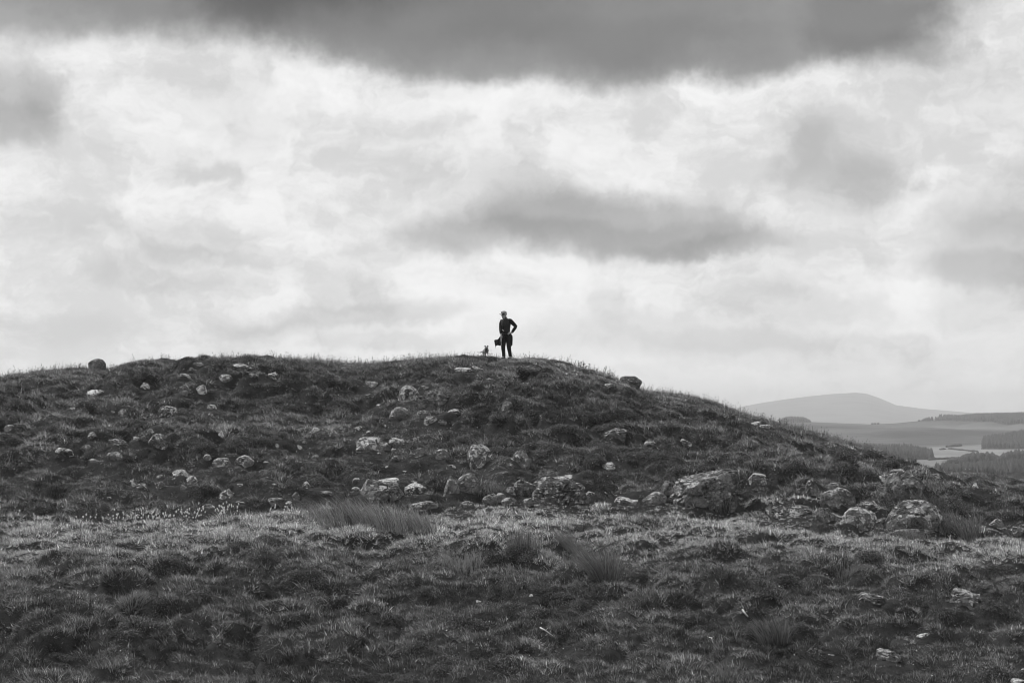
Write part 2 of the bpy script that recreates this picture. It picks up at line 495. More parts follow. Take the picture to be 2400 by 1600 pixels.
def h_far(x, y):
    base = -42 + 5 * (fbm(x / 900.0, y / 900.0, 4) - .5)
    yy = np.maximum(y, 1.0)
    px = 1200 + F * x / yy
    front = sstep(.42, .30, np.abs(x / yy)) * sstep(50, 400, y)
    near_flat = sstep(3400, 2700, y)
    valley = -42 + (base + 42) * (1 - .8 * near_flat)
    mr_ = np.interp(px, MOOR[:, 0], MOOR[:, 1]); zr = (960 - mr_) / F * 4200 * 1.0
    moor = valley + (zr - valley) * sstep(2750, 4250, y) ** .9
    moor = moor + 5 * (fbm(x / 260.0 + 5, y / 420.0, 4) - .5) * sstep(2750, 3200, y) * sstep(4250, 3900, y)
    moor = moor + 11 * sstep(2420, 2060, px) * np.exp(-((y - 3330 - .25 * (2150 - px)) / 190) ** 2)
    z = np.where(y < 4250, moor, zr + (-62 - zr) * sstep(4250, 6200, y))
    mm = np.interp(px, MOUNT[:, 0], MOUNT[:, 1]); zm = (960 - mm) / F * 14000
    up = sstep(10000, 14000, y) ** 1.1 * sstep(17500, 14200, y)
    z = z + (zm - z) * np.where(y > 9000, up, 0)
    z = z + 20 * (fbm(x / 800.0, y / 1500.0, 4) - .5) * np.where(y > 9000, up * (1 - sstep(13000, 13900, y)), 0)
    z = z + 12 * np.exp(-(((x - 600) / 62) ** 2 + ((y - 2710) / 75) ** 2))
    r = np.sqrt(x * x + y * y)
    rim = 45 * sstep(9000, 14500, r) * fbm(x / 3000.0 + 9, y / 3000.0, 3)
    return front * z + (1 - front) * (base + rim)


def H(x, y):
    r = np.sqrt(x * x + y * y)
    w = sstep(140, 520, r)
    return (1 - w) * h_near(x, np.maximum(y, 0)) + w * h_far(x, y)


# tussocks: domes with narrow gaps
def domes(x, y, cell, seed, lo, hi):
    gx = x / cell; gy = y / cell
    ix = np.floor(gx).astype(int); iy = np.floor(gy).astype(int)
    best = np.zeros_like(x); hsh = np.full_like(x, .5)
    for a in (-1, 0, 1):
        for b in (-1, 0, 1):
            cx = ix + a; cy = iy + b
            jx = _P[(cx * 7 + seed) & 255, (cy * 13 + seed * 3) & 255]; jy = _P[(cx * 11 + seed * 5) & 255, (cy * 5 + seed) & 255]
            jr = _P[(cx * 3 + seed * 7) & 255, (cy * 17 + 91) & 255]; jh = _P[(cx * 19 + seed) & 255, (cy * 29 + 7) & 255]
            d2 = (gx - cx - jx) ** 2 + (gy - cy - jy) ** 2
            rr = lo + (hi - lo) * jr
            val = np.sqrt(np.maximum(1 - d2 / (rr * rr), 0)) * (.25 + .75 * jr)
            hsh = np.where(val > best, jh, hsh); best = np.maximum(best, val)
    return best, hsh


def tussock(x, y, full=False):
    """0..1 height of the hummocks and the amplitude in metres"""
    wx = x + .45 * (fbm(x * 1.1, y * 1.1, 3) - .5) * 2; wy = y + .45 * (fbm(x * 1.1 + 50, y * 1.1 + 8, 3) - .5) * 2
    yb = np.interp(x, _xb, _yb); yc = crest_dist(x)
    s = (y - yb) / (yc - yb)
    big, hb = domes(wx * .8, wy, 1.05, 5, .40, .85); small, hs = domes(wx * .8, wy, .50, 23, .40, .85)
    big2, hb2 = domes(wx * .8, wy, .74, 9, .40, .85)            # smaller and closer on the stony flank
    big = np.where(s < 0, big, big2); hb = np.where(s < 0, hb, hb2)
    t = .60 * big + .40 * small
    rough = sstep(.38, .62, fbm(x * .16 + 8, y * .2 + 3, 3))
    amp = np.where(s < 0, .50 + .26 * rough, .42 + .34 * rough * sstep(.95, .5, s))
    amp = amp * (1 - .80 * sstep(.55, .95, s)) * (1 - .45 * sstep(-.25, -.02, s) * (s < 0))
    amp = amp * (.35 + .65 * sstep(46, 50, y))
    if full: return t, amp, hb, hs, rough
    return t, amp


# fine sheet under everything near
DX = .125
gx = np.arange(-27, 27 + DX, DX); gy = np.arange(40, 112 + DX, DX)
GX, GY = np.meshgrid(gx, gy, indexing='ij')
T, AMP = tussock(GX, GY)
edge = np.minimum(np.minimum(GX - gx[0], gx[-1] - GX), np.minimum(GY - gy[0], gy[-1] - GY))
fade = sstep(0, 2.0, edge)
RIPPLE = T * AMP + .05 * (fbm(GX * 3, GY * 3, 3) - .5) - .08
GRASS_TOP = 6.0                 # photo pixels the grass stands over the bare ground on the skyline
for _it in range(4):            # raise or lower the crest until its outline is the photo's
    base = H(GX, GY)
    GZ = base * (1 - fade) + (base + RIPPLE) * fade - .12 * (1 - fade)
    if _it == 3: break
    col = np.clip(((1200 + F * GX / GY) / 8.0).round().astype(int), -1, len(_pp))
    top = np.full(len(_pp) + 2, -9.0); np.maximum.at(top, (col + 1).ravel(), (GZ / GY * (GY > 70)- 9.0 * (GY <= 70)).ravel())
    top = top[1:-1]; top = np.maximum(top, np.maximum(np.roll(top, 1), np.roll(top, -1)) - 4.0 / F)
    want = np.array([slope_of(r + GRASS_TOP) for r in _row])
    _zc = _zc + np.clip((want - top) * _yc, -.5, .5)
    _zc = np.convolve(np.pad(_zc, 2, mode='edge'), np.ones(5) / 5, 'valid')


def ground(x, y):
    fx = np.clip((np.asarray(x, float) - gx[0]) / DX, 0, len(gx) - 1.001); fy = np.clip((np.asarray(y, float) - gy[0]) / DX, 0, len(gy) - 1.001)
    i = fx.astype(int); j = fy.astype(int); u = fx - i; v = fy - j
    return GZ[i, j] * (1 - u) * (1 - v) + GZ[i + 1, j] * u * (1 - v) + GZ[i, j + 1] * (1 - u) * v + GZ[i + 1, j + 1] * u * v


def hit(px, py):
    """where the ray of a photo pixel meets the near ground"""
    a, b, c = ray(px, py)
    ys = np.arange(44, 108, .04)
    xs = a / b * ys; zs = c / b * ys
    below = np.nonzero(zs < ground(xs, ys))[0]
    i = below[0] if len(below) else None
    if i is None:                                    # over the skyline: the crest at that column
        i = int(np.argmax((ground(xs, ys) - zs)))
    return float(xs[i]), float(ys[i]), float(ground(xs[i], ys[i]))


def grid_mesh(name, X, Y, Z, skip=None):
    n, m = X.shape
    v = np.stack([X.ravel(), Y.ravel(), Z.ravel()], 1)
    idx = np.arange(n * m).reshape(n, m)
    q = np.stack([idx[:-1, :-1], idx[1:, :-1], idx[1:, 1:], idx[:-1, 1:]], -1).reshape(-1, 4)
    me = fast_mesh(name, v, q.ravel(), np.full(len(q), 4)); smooth(me)
    return me


tag(mobj('ground', grid_mesh('ground', GX, GY, GZ), GROUND), kind='structure', label='tussocky moor ground of the knoll and the slope before it')

# everything round about out to the horizon, sunk where the fine sheet lies over it
ang = np.concatenate([np.arange(-180, -16, 3.0), np.arange(-16, 16, .06), np.arange(16, 180.01, 3.0)])
rad = np.concatenate([[.5], np.geomspace(3, 60, 22)[:-1], np.geomspace(60, 600, 40)[:-1], np.geomspace(600, 5000, 190)[:-1], np.geomspace(5000, 17200, 60)])
A, RR = np.meshgrid(np.radians(ang), rad, indexing='ij')
VX = RR * np.sin(A); VY = RR * np.cos(A)
VZ = H(VX, VY)
ins = np.minimum(np.minimum(VX - gx[0], gx[-1] - VX), np.minimum(VY - gy[0], gy[-1] - VY))
VZ = VZ - 1.3 * sstep(.3, 3.0, ins)
vm = grid_mesh('valley', VX, VY, VZ)
PXV = 1200 + F * VX / np.maximum(VY, 1); fr = (VY > 100)
rag = (fbm(VX / 60.0, VY / 60.0, 3) - .5)
hay = ((VY > 2040) & (VY < 2780 + 200 * rag) & (PXV > 2172 + 30 * rag) & (PXV < 2325 + 30 * rag)) * .85
hay = np.maximum(hay, ((VY > 2100) & (VY < 2580) & (PXV >= 2300)) * .95)
hay = np.maximum(hay, ((VY > 1780) & (VY < 2035) & (PXV > 1900) & (PXV < 2215)) * .95)
hay = np.maximum(hay, ((VY > 3450 + 250 * rag) & (VY < 3640 + 250 * rag) & (PXV > 2190) & (PXV < 2420)) * .5)
hay = np.maximum(hay, ((VY > 3600 + 200 * rag) & (VY < 3760 + 200 * rag) & (PXV > 2170) & (PXV < 2300)) * .22)
plot = _P[np.floor(VX / 38 + VY / 300).astype(int) & 255, np.floor(VY / 130 + VX / 500).astype(int) & 255]
hay = hay * (.35 + .7 * fbm(VX / 45.0 + 3, VY / 140.0, 4) + .35 * (plot - .4))
for ax_ in (0, 1):
    for _q in range(2): hay = (np.roll(hay, 1, ax_) + 2 * hay + np.roll(hay, -1, ax_)) / 4
at = vm.attributes.new('hay', 'FLOAT', 'POINT'); at.data.foreach_set('value', (hay * fr).ravel().astype(np.float32))
tag(mobj('valley', vm, VALLEY), kind='structure', label='hazy valley floor, moor ridge and bare far mountain')

# ------------------------------------------------------------------ rocks
_ico = {}


def ico(sub):
    if sub not in _ico:
        bm = bmesh.new(); bmesh.ops.create_icosphere(bm, subdivisions=sub, radius=1)
        bm.verts.ensure_lookup_table()
        _ico[sub] = (np.array([v.co[:] for v in bm.verts]), np.array([[v.index for v in f.verts] for f in bm.faces]))
        bm.free()
    return _ico[sub]


def rock_mesh(seed, a, b, c, kind, sub, tilt=0.0):
    r_ = np.random.default_rng(seed)
    v, f = ico(sub)
    n = v.copy()
    # hull of random flats
    k = {'round': 13, 'slab': 15, 'block': 15, 'point': 12, 'crag': 18}[kind]
    rr = np.full(len(n), 1.0)
    for _ in range(k):
        d = r_.normal(size=3); d /= np.linalg.norm(d)
        off = r_.uniform(.58, .90) if kind != 'round' else r_.uniform(.74, .95)
        dp = n @ d
        rr = np.minimum(rr, np.where(dp > .05, off / np.maximum(dp, .05), 9))
    rr = rr / np.percentile(rr, 85)
    rr = np.minimum(rr, 1.12)
    size = max(a, b, c)
    p = n * rr[:, None]
    q = p * np.array([a, b, c]) * (1 / max(.25, min(size, 1.0))) + r_.uniform(0, 90, 3)
    lump = fbm3(q * 1.6, 3) - .5
    crag = fbm3(q * 5.0 + 11, 4) - .5
    crack = np.abs(fbm3(q * 1.5 + 31, 3) - .5)
    cr = 1 - sstep(0, .028, crack)
    crack2 = np.abs(fbm3(q * np.array([1.1, 1.1, 4.5]) + 57, 2) - .5)
    cr = np.maximum(cr, .8 * (1 - sstep(0, .022, crack2)))
    # blocks between the joints stand proud by different amounts
    cell = np.floor(fbm3(q * 1.3 + 71, 2) * 9) / 9 - .5
    wl = {'round': .14, 'slab': .16, 'block': .16, 'point': .2, 'crag': .30}[kind]
    disp = 1 + wl * lump + .15 * crag - (.13 if kind != 'round' else .09) * cr + (.22 if kind != 'round' else .10) * cell
    p = p * disp[:, None]
    if kind in ('slab', 'crag'):                      # bedding steps
        lev = p[:, 2] * 3.2 + lump * 2
        st = np.abs((lev % 1) - .5) * 2
        p[:, :2] *= (1 - .10 * (1 - sstep(0, .35, st)))[:, None]
    if kind == 'point':
        t = np.clip((p[:, 2] + 1) / 2, 0, 1)
        p[:, 0] *= 1.15 - .65 * t; p[:, 1] *= 1.15 - .55 * t
    for ax in range(3):
        lo_, hi_ = p[:, ax].min(), p[:, ax].max(); p[:, ax] = (p[:, ax] - (lo_ + hi_) / 2) * 2 / (hi_ - lo_)
    p[:, 2] = np.sign(p[:, 2]) * np.abs(p[:, 2]) ** .8
    p = p * np.array([a, b, c])
    if tilt:
        ct, s_ = math.cos(tilt), math.sin(tilt)
        p = np.stack([p[:, 0] * ct + p[:, 2] * s_, p[:, 1], -p[:, 0] * s_ + p[:, 2] * ct], 1)
    me = fast_mesh('rock', p, f.ravel(), np.full(len(f), 3))
    smooth(me, False)
    return me


TILES = {'A': (0, 780, .2551), 'B': (600, 780, .2551), 'C': (1200, 780, .2551), 'D': (1700, 880, .29762),
         'F': (600, 1080, .33167), 'G': (1200, 1080, .33167), 'H': (1800, 1080, .33167), 'E': (0, 1080, .33167), 'P': (0, 0, 1)}
FOOTPRINTS = []
_count = [0]


def put_rock(tile, cx, cy, w, h, kind, pale, name, label, group=None, parent=None, tilt=0.0, lift=0.0, deep=1.0):
    """a stone whose middle, width and height were read off the photo; it is bedded into the ground it stands on"""
    ox, oy, s = TILES[tile]
    px, py, w, h = ox + cx * s, oy + cy * s, w * s, h * s
    bx, by, bz = hit(px, py + .42 * h)
    wm = w / F * by; hm = h / F * by
    a = wm * .5 * 1.2; c = hm * .92
    b = (.32 * wm + .20 * hm) * deep
    y = by + b * .55
    rx, ry, rz = ray(px, py - .5 * h)
    loc = Vector((rx / ry * y, y, rz / ry * y + lift - (.04 if w < 26 else .0) - c * .97))
    _count[0] += 1
    sub = 3 if w < 24 else (4 if w < 75 else 5)
    me = rock_mesh(100 + _count[0] * 7, a, b, c, kind, sub, R(tilt))
    o = mobj(name, me, ROCK, parent)
    o.location = loc if parent is None else loc - parent.location
    o['pale'] = float(pale)
    if parent is None: tag(o, label, 'boulder' if name == 'boulder' else ('stone' if name == 'stone' else 'rock'), group)
    elif label: o['label'] = label
    FOOTPRINTS.append((loc.x, loc.y, a * .86, b * .86))
    return o


def outcrop(tile, label, pieces, name='outcrop'):
    """one rock mass broken into blocks"""
    ox, oy, s = TILES[tile]
    x0, y0 = pieces[0][0], pieces[0][1]
    p = hit(ox + x0 * s, oy + y0 * s + .4 * pieces[0][3] * s)
    e = empty(name, p); tag(e, label, 'outcrop')
    for (cx, cy, w, h, kind, pale, tilt, lift) in pieces:
        put_rock(tile, cx, cy, w, h, kind, pale, 'block', None, parent=e, tilt=tilt, lift=lift)
    return e


# big ones at the hill foot
put_rock('C', 1760, 1440, 590, 350, 'crag', .42, 'boulder', 'giant mossy boulder with a white lichen cap, biggest on the knoll', tilt=-4)
put_rock('C', 1440, 1435, 130, 150, 'block', .4, 'rock', 'dark cracked block leaning on the left side of the giant boulder')
outcrop('C', 'long fractured slab of pale rock with a beak overhanging at its left end', [
    (430, 1440, 440, 220, 'crag', .55, 4, 0), (130, 1435, 215, 110, 'block', .55, 14, .05), (470, 1355, 330, 90, 'slab', .75, 3, .03), (300, 1385, 180, 120, 'crag', .6, 0, 0)])
put_rock('D', 1490, 1100, 400, 240, 'round', .5, 'boulder', 'great domed boulder with cracked crust, below the broken outcrop on the right')
outcrop('D', 'broken dark outcrop with white ledges on top, under the right end of the skyline', [
    (1390, 890, 250, 230, 'crag', .3, 6, 0), (1300, 800, 190, 70, 'slab', .95, 8, 0), (1360, 775, 110, 60, 'block', .5, 0, .05), (1500, 870, 120, 130, 'block', .3, 12, 0),
    (1260, 930, 130, 120, 'crag', .3, 0, 0), (1470, 960, 110, 110, 'block', .35, 0, 0)])
put_rock('D', 885, 945, 240, 125, 'round', .38, 'boulder', 'dark rounded loaf of rock right of a pale upright one')
put_rock('D', 690, 880, 115, 140, 'block', .6, 'rock', 'pale flecked upright rock at the left end of the dark loaf')
put_rock('D', 850, 868, 90, 45, 'slab', .5, 'rock', 'small slab lying on the heather above the dark loaf of rock')
put_rock('D', 500, 1055, 300, 125, 'block', .6, 'boulder', 'long low boulder under a mossy bank, between giant boulder and the dome')
put_rock('D', 770, 1095, 125, 115, 'point', .5, 'rock', 'wedge shaped rock on the grass left of the sloping flat topped boulder')
put_rock('D', 850, 1110, 70, 65, 'round', .35, 'stone', 'small dark stone tucked against the right of the wedge rock')
put_rock('D', 1055, 1115, 250, 150, 'round', .6, 'boulder', 'sloping grey boulder with white patches, next left of the great dome')
put_rock('D', 1250, 1160, 135, 85, 'round', .3, 'rock', 'dull low rock between the white patched boulder and the great dome')
put_rock('D', 1130, 1012, 130, 60, 'slab', .85, 'rock', 'pale jagged slab in the hollow above the white patched boulder')
put_rock('D', 1460, 1225, 320, 40, 'slab', .5, 'rock', 'flat sill of rock in the grass under the great dome')
put_rock('D', 1965, 862, 52, 62, 'point', .9, 'stone', 'lone white tipped stone on the far right spur')
put_rock('D', 2130, 1160, 130, 65, 'slab', .6, 'rock', 'pale ledge beside the rushes near the right edge')
put_rock('D', 2310, 1225, 130, 80, 'crag', .6, 'rock', 'ragged rock cut by the right edge of the picture')
put_rock('D', 1790, 1150, 60, 42, 'block', .7, 'stone', 'pale stone right of the great dome by the rush tips')
put_rock('D', 1890, 1148, 62, 48, 'point', .4, 'stone', 'dark pointed stone below the peat hole right of the dome')
put_rock('D', 1405, 720, 62, 22, 'slab', 1.0, 'stone', 'bright white stone near the skyline above the broken outcrop')
put_rock('D', 930, 565, 150, 26, 'slab', .8, 'rock', 'thin pale ledge just under the descending right skyline', tilt=10)
put_rock('D', 1665, 782, 110, 30, 'slab', .7, 'rock', 'thin ledge running down to the right from the outcrop', tilt=14)
put_rock('D', 60, 1030, 100, 75, 'block', .35, 'rock', 'low dull rock at the right foot of the giant boulder')
put_rock('C', 2255, 1352, 160, 125, 'block', .65, 'rock', 'knobbly pale rock standing alone right of the giant boulder')
put_rock('C', 1310, 1520, 200, 130, 'round', .5, 'boulder', 'smooth round boulder just left of the giant one')
put_rock('C', 1060, 1540, 210, 80, 'block', .75, 'rock', 'low pale rock between two leaning splinters and the smooth boulder')
put_rock('C', 965, 1475, 42, 110, 'block', .55, 'rock', 'thicker of two leaning rock splinters at the hill foot', tilt=-35, deep=.8)
put_rock('C', 905, 1475, 26, 90, 'block', .6, 'rock', 'thinner of two leaning rock splinters at the hill foot', tilt=-40, deep=.8)
put_rock('C', 630, 1515, 160, 100, 'round', .55, 'rock', 'rounded rock at the right foot of the long fractured slab')
put_rock('C', 715, 1472, 100, 60, 'slab', .7, 'rock', 'flaky slab behind the rounded rock right of the fractured slab')
put_rock('C', 165, 1545, 110, 60, 'round', .5, 'stone', 'small stone in the shade under the overhanging beak')
put_rock('B', 2150, 1525, 125, 100, 'round', .6, 'rock', 'pale round rock left of three huddled under the beak')
put_rock('B', 2250, 1500, 85, 95, 'round', .45, 'rock', 'middle rock of the huddle left of the beak')
put_rock('B', 2330, 1545, 130, 70, 'round', .5, 'rock', 'flat front rock of the huddle under the beak')
put_rock('B', 2335, 1440, 95, 80, 'round', .5, 'rock', 'grey rock behind the huddle, touching the beak')
put_rock('B', 1150, 1455, 400, 215, 'block', .42, 'boulder', 'large dark fronted boulder behind the long rush bed')
put_rock('B', 1205, 1375, 260, 90, 'slab', .85, 'rock', 'pale slab capping the dark fronted boulder', deep=1.1)
put_rock('B', 935, 1435, 110, 40, 'slab', .7, 'rock', 'pale thin ledge off the left end of the dark fronted boulder')
put_rock('B', 1460, 1428, 185, 110, 'block', .95, 'boulder', 'bright flecked boulder right of the dark fronted one')
put_rock('B', 1440, 1367, 85, 50, 'slab', .55, 'stone', 'flat stone on top behind the bright flecked boulder')
put_rock('B', 1795, 1395, 130, 165, 'point', .55, 'boulder', 'taller narrow boulder of a leaning pair in mid slope foot')
put_rock('B', 1960, 1375, 200, 165, 'round', .42, 'boulder', 'round backed boulder leaning over the peat hole, right of a pair')
put_rock('F', 1180, 315, 190, 65, 'slab', .55, 'rock', 'low sloping rock right behind the rush bed tips')
put_rock('F', 1490, 312, 90, 62, 'round', .6, 'rock', 'half sunk round rock at the grass edge below the leaning pair')
put_rock('F', 640, 328, 120, 42, 'slab', .5, 'rock', 'rock showing behind the left half of the rush bed')
put_rock('B', 180, 1545, 150, 70, 'block', .5, 'rock', 'low dark rock near the left end of the rush bed')
put_rock('B', 305, 1547, 66, 38, 'slab', 1.0, 'stone', 'bright white stone beside the low dark rock near the rush bed')
put_rock('B', 365, 1490, 95, 85, 'point', .55, 'rock', 'pointed grey rock above the bright white stone by the rush bed')
put_rock('B', 650, 1472, 180, 45, 'slab', .45, 'rock', 'broken ledge above the left half of the rush bed')
# middle of the flank
put_rock('B', 2065, 1130, 215, 220, 'crag', .72, 'boulder', 'big pale boulder standing alone in mid slope below the walker')
put_rock('B', 1710, 1115, 125, 100, 'round', .5, 'rock', 'rock under a curved turf lip left of the big pale boulder')
put_rock('C', 70, 1140, 170, 135, 'point', .5, 'boulder', 'dark wedge boulder right of the big pale one')
put_rock('B', 1020, 1025, 270, 135, 'block', .62, 'boulder', 'long boulder with pale top among heather left of centre')
put_rock('B', 1180, 1045, 130, 75, 'block', .4, 'rock', 'dark rock wedged right of the long pale topped boulder')
put_rock('B', 1295, 1010, 135, 95, 'round', .75, 'rock', 'pale round rock above the wedged dark one')
put_rock('B', 1272, 1065, 62, 42, 'block', .6, 'stone', 'small stone right under the pale round rock')
put_rock('B', 1465, 1003, 66, 105, 'point', .55, 'rock', 'upright narrow rock in the dark heather below two dark boulders')
put_rock('B', 1490, 1100, 120, 95, 'block', .5, 'rock', 'blocky rock below the upright narrow one')
put_rock('B', 1280, 1145, 85, 62, 'crag', .5, 'rock', 'dim rock in heather under the wedged dark rock')
put_rock('B', 1130, 1100, 40, 32, 'round', .6, 'stone', 'little grey stone below the long pale topped boulder')
put_rock('B', 1410, 560, 195, 150, 'round', .72, 'boulder', 'pale topped boulder left of a hollow, high on the flank')
outcrop('B', 'dark fractured rocks in the hollow right of the pale topped boulder', [
    (1690, 610, 170, 140, 'crag', .3, 10, 0), (1570, 640, 140, 120, 'crag', .25, 0, 0), (1640, 570, 110, 70, 'block', .35, 0, 0)])
put_rock('B', 1320, 738, 170, 115, 'round', .35, 'boulder', 'dark humped boulder below the pale topped one')
put_rock('B', 1540, 748, 120, 75, 'round', .35, 'rock', 'dull rock level with and right of the dark humped boulder')
put_rock('B', 1600, 802, 115, 80, 'block', .55, 'rock', 'dark edged rock with pale face under the dull rock')
put_rock('B', 1710, 815, 110, 40, 'slab', .2, 'rock', 'dark flat slab right of the pale faced rock')
put_rock('B', 1820, 720, 110, 45, 'slab', .9, 'rock', 'pale thin slab alone right of the dark hollow')
put_rock('B', 1160, 800, 58, 66, 'point', .95, 'stone', 'white upright stone left of the dark humped boulder')
put_rock('B', 1182, 852, 26, 36, 'block', .9, 'stone', 'white chip just below the white upright stone')
put_rock('B', 940, 872, 68, 55, 'block', .95, 'stone', 'white flecked stone above the long pale topped boulder')
put_rock('B', 1035, 905, 44, 42, 'block', .75, 'stone', 'grey speckled stone between the white flecked one and long boulder')
put_rock('B', 545, 887, 88, 60, 'round', .95, 'rock', 'white capped round rock left of a dark peaked one')
put_rock('B', 718, 922, 105, 88, 'point', .5, 'rock', 'dark peaked rock right of the white capped round one')
put_rock('B', 435, 985, 62, 52, 'block', .65, 'stone', 'upper of two stones in a short steep row, left mid slope')
put_rock('B', 400, 1042, 48, 50, 'block', .75, 'stone', 'lower of two stones in a short steep row, left mid slope')
put_rock('B', 540, 1142, 82, 68, 'round', .3, 'rock', 'dull rounded rock in heather below the steep row of stones')
put_rock('B', 195, 1030, 62, 52, 'crag', .6, 'stone', 'ragged stone far left of the steep row')
put_rock('B', 95, 1182, 62, 36, 'block', .9, 'stone', 'white angular stone in grass under the ragged stone')
put_rock('B', 1205, 1227, 44, 36, 'round', .75, 'stone', 'small pale stone above the dark fronted boulder')
put_rock('B', 1360, 1266, 72, 32, 'slab', .9, 'stone', 'flat white stone right above the bright flecked boulder')
put_rock('B', 1800, 1217, 64, 38, 'slab', .75, 'stone', 'pale flat stone above the leaning pair')
put_rock('B', 1755, 1281, 32, 22, 'slab', 1.0, 'stone', 'tiny white stone just above the leaning pair')
put_rock('B', 930, 1340, 72, 42, 'round', .55, 'rock', 'low grey rock above left end of the dark fronted boulder')
put_rock('B', 155, 1381, 60, 28, 'slab', 1.0, 'stone', 'white flat stone in heather left of a dull knob')
put_rock('B', 460, 1392, 92, 85, 'point', .5, 'rock', 'dull knob of rock right of the white flat stone')
put_rock('B', 100, 1326, 48, 38, 'round', .5, 'stone', 'grey stone above the white flat stone in heather')
put_rock('B', 2330, 1215, 66, 66, 'round', .35, 'rock', 'dark stone in the heather below the wedge boulder')
put_rock('B', 2275, 1282, 92, 52, 'round', .4, 'rock', 'low dark rock in deep heather above the beak')
put_rock('B', 2310, 650, 95, 72, 'round', .35, 'rock', 'mossy hump of rock straight below the walker')
# near the crest
put_rock('B', 1915, 337, 155, 42, 'slab', .75, 'rock', 'left half of the flat pale pavement below the dog')
put_rock('B', 2030, 325, 112, 40, 'slab', .9, 'rock', 'brighter right half of the flat pale pavement below the dog')
put_rock('B', 2160, 442, 115, 52, 'block', .7, 'rock', 'flecked low rock between pavement and mossy hump')
put_rock('B', 1040, 467, 145, 48, 'slab', .7, 'rock', 'pale streak of rock upper left of the pale topped boulder')
put_rock('B', 1040, 572, 72, 46, 'block', .6, 'rock', 'small sloping rock left of the pale topped boulder')
put_rock('B', 1130, 656, 42, 28, 'round', 1.0, 'stone', 'white pebble like stone left of the dark humped boulder')
put_rock('B', 1500, 440, 50, 45, 'block', .45, 'stone', 'dark stone on the slope above the dark hollow')
put_rock('B', 1570, 490, 90, 28, 'slab', .6, 'rock', 'thin slab at the top lip of the dark hollow')
put_rock('B', 160, 390, 95, 85, 'crag', .7, 'rock', 'grey flaky rock high on the left dome')
put_rock('B', 30, 366, 62, 50, 'block', .45, 'rock', 'dark stone left of the grey flaky rock, high up')
put_rock('A', 2225, 310, 170, 55, 'slab', .65, 'rock', 'upper tread of a slanting ledge under the left summit', tilt=16)
put_rock('A', 2300, 385, 130, 50, 'slab', .5, 'rock', 'lower tread of a slanting ledge under the left summit', tilt=24)
put_rock('A', 890, 300, 142, 90, 'round', .25, 'boulder', 'dark rounded boulder standing on the left skyline', lift=.07)
put_rock('C', 1090, 462, 170, 85, 'crag', .30, 'boulder', 'dark jutting crag on the skyline right of the walker', lift=.10, tilt=8)
put_rock('C', 880, 487, 115, 46, 'slab', .6, 'rock', 'pale flecked slab in front of the jutting skyline crag')
put_rock('C', 985, 547, 82, 32, 'round', .25, 'rock', 'dark low rock under the jutting skyline crag')
put_rock('C', 190, 325, 125, 62, 'slab', .35, 'rock', 'dark stepped ledge just below the crest right of the walker')
put_rock('C', 130, 456, 62, 26, 'slab', .9, 'stone', 'white sliver of stone under the dark stepped ledge')
put_rock('C', 510, 380, 85, 55, 'slab', .45, 'rock', 'dark tilted slab between the stepped ledge and the skyline crag', tilt=30)
put_rock('C', 945, 920, 195, 90, 'crag', .45, 'boulder', 'heathery hump of rock in the middle of the right flank')
put_rock('C', 1580, 1012, 125, 75, 'block', .65, 'rock', 'pale rock alone on the right flank above the giant boulder')
put_rock('C', 1270, 1020, 110, 66, 'round', .6, 'rock', 'greyish rock left of the lone pale one on the right flank')
put_rock('C', 890, 1225, 125, 75, 'crag', .9, 'rock', 'bright broken rock above the right end of the fractured slab')
put_rock('C', 1410, 1122, 76, 32, 'slab', .8, 'rock', 'pale flat stone in grass up slope from the smooth boulder')
put_rock('C', 2250, 822, 95, 42, 'slab', .95, 'rock', 'white ledge close under the right skyline')
put_rock('C', 2325, 862, 110, 42, 'slab', .6, 'rock', 'darker ledge stepping down right from the white ledge')
# left flank
put_rock('A', 1765, 342, 105, 52, 'crag', .5, 'rock', 'grey rock of a cluster under the left skyline, upper one')
put_rock('A', 1700, 382, 95, 42, 'slab', .9, 'rock', 'bright low rock of the cluster under the left skyline')
put_rock('A', 1840, 284, 115, 26, 'slab', .6, 'rock', 'pale streak of ledge above the left cluster')
put_rock('A', 2070, 412, 112, 62, 'round', .85, 'rock', 'light domed rock right of the left skyline cluster')
put_rock('A', 1325, 482, 82, 76, 'block', .95, 'rock', 'bright stacked stones under the left skyline boulder, right of it')
put_rock('A', 880, 550, 145, 56, 'slab', 1.0, 'rock', 'flat white stone directly below the left skyline boulder')
put_rock('A', 1845, 512, 100, 90, 'crag', .85, 'rock', 'bright knobbly rock below the left cluster')
put_rock('A', 1690, 546, 66, 60, 'round', .3, 'rock', 'dim rounded rock left of the bright knobbly one')
put_rock('A', 665, 686, 58, 30, 'slab', 1.0, 'stone', 'little white stone below left of the flat white one')
put_rock('A', 1945, 672, 92, 50, 'crag', .8, 'rock', 'pale rough rock in line below the bright knobbly one')
put_rock('A', 1940, 746, 60, 40, 'block', .95, 'stone', 'white chipped stone under the pale rough rock')
put_rock('A', 1455, 637, 32, 26, 'round', 1.0, 'stone', 'white dot of a stone above a spotted slab')
put_rock('A', 1545, 715, 155, 95, 'slab', .7, 'rock', 'spotted slab with white heart in the left heather')
put_rock('A', 1340, 778, 112, 90, 'crag', .55, 'rock', 'furrowed rock below left of the spotted slab')
put_rock('A', 1130, 727, 90, 80, 'point', .7, 'rock', 'peaked light rock left of the furrowed one')
put_rock('A', 1035, 722, 42, 40, 'block', .7, 'stone', 'small stone at the left of the peaked light rock')
put_rock('A', 465, 792, 132, 90, 'round', .35, 'rock', 'dark rounded rock with a white chip, far left')
put_rock('A', 90, 862, 92, 60, 'round', .45, 'rock', 'dull rock nearest the left edge of the flank')
put_rock('A', 840, 937, 86, 78, 'round', .6, 'rock', 'grey upright rock above an arched one, left flank')
put_rock('A', 800, 1047, 92, 66, 'round', .45, 'rock', 'arched rock under a turf lip, left flank')
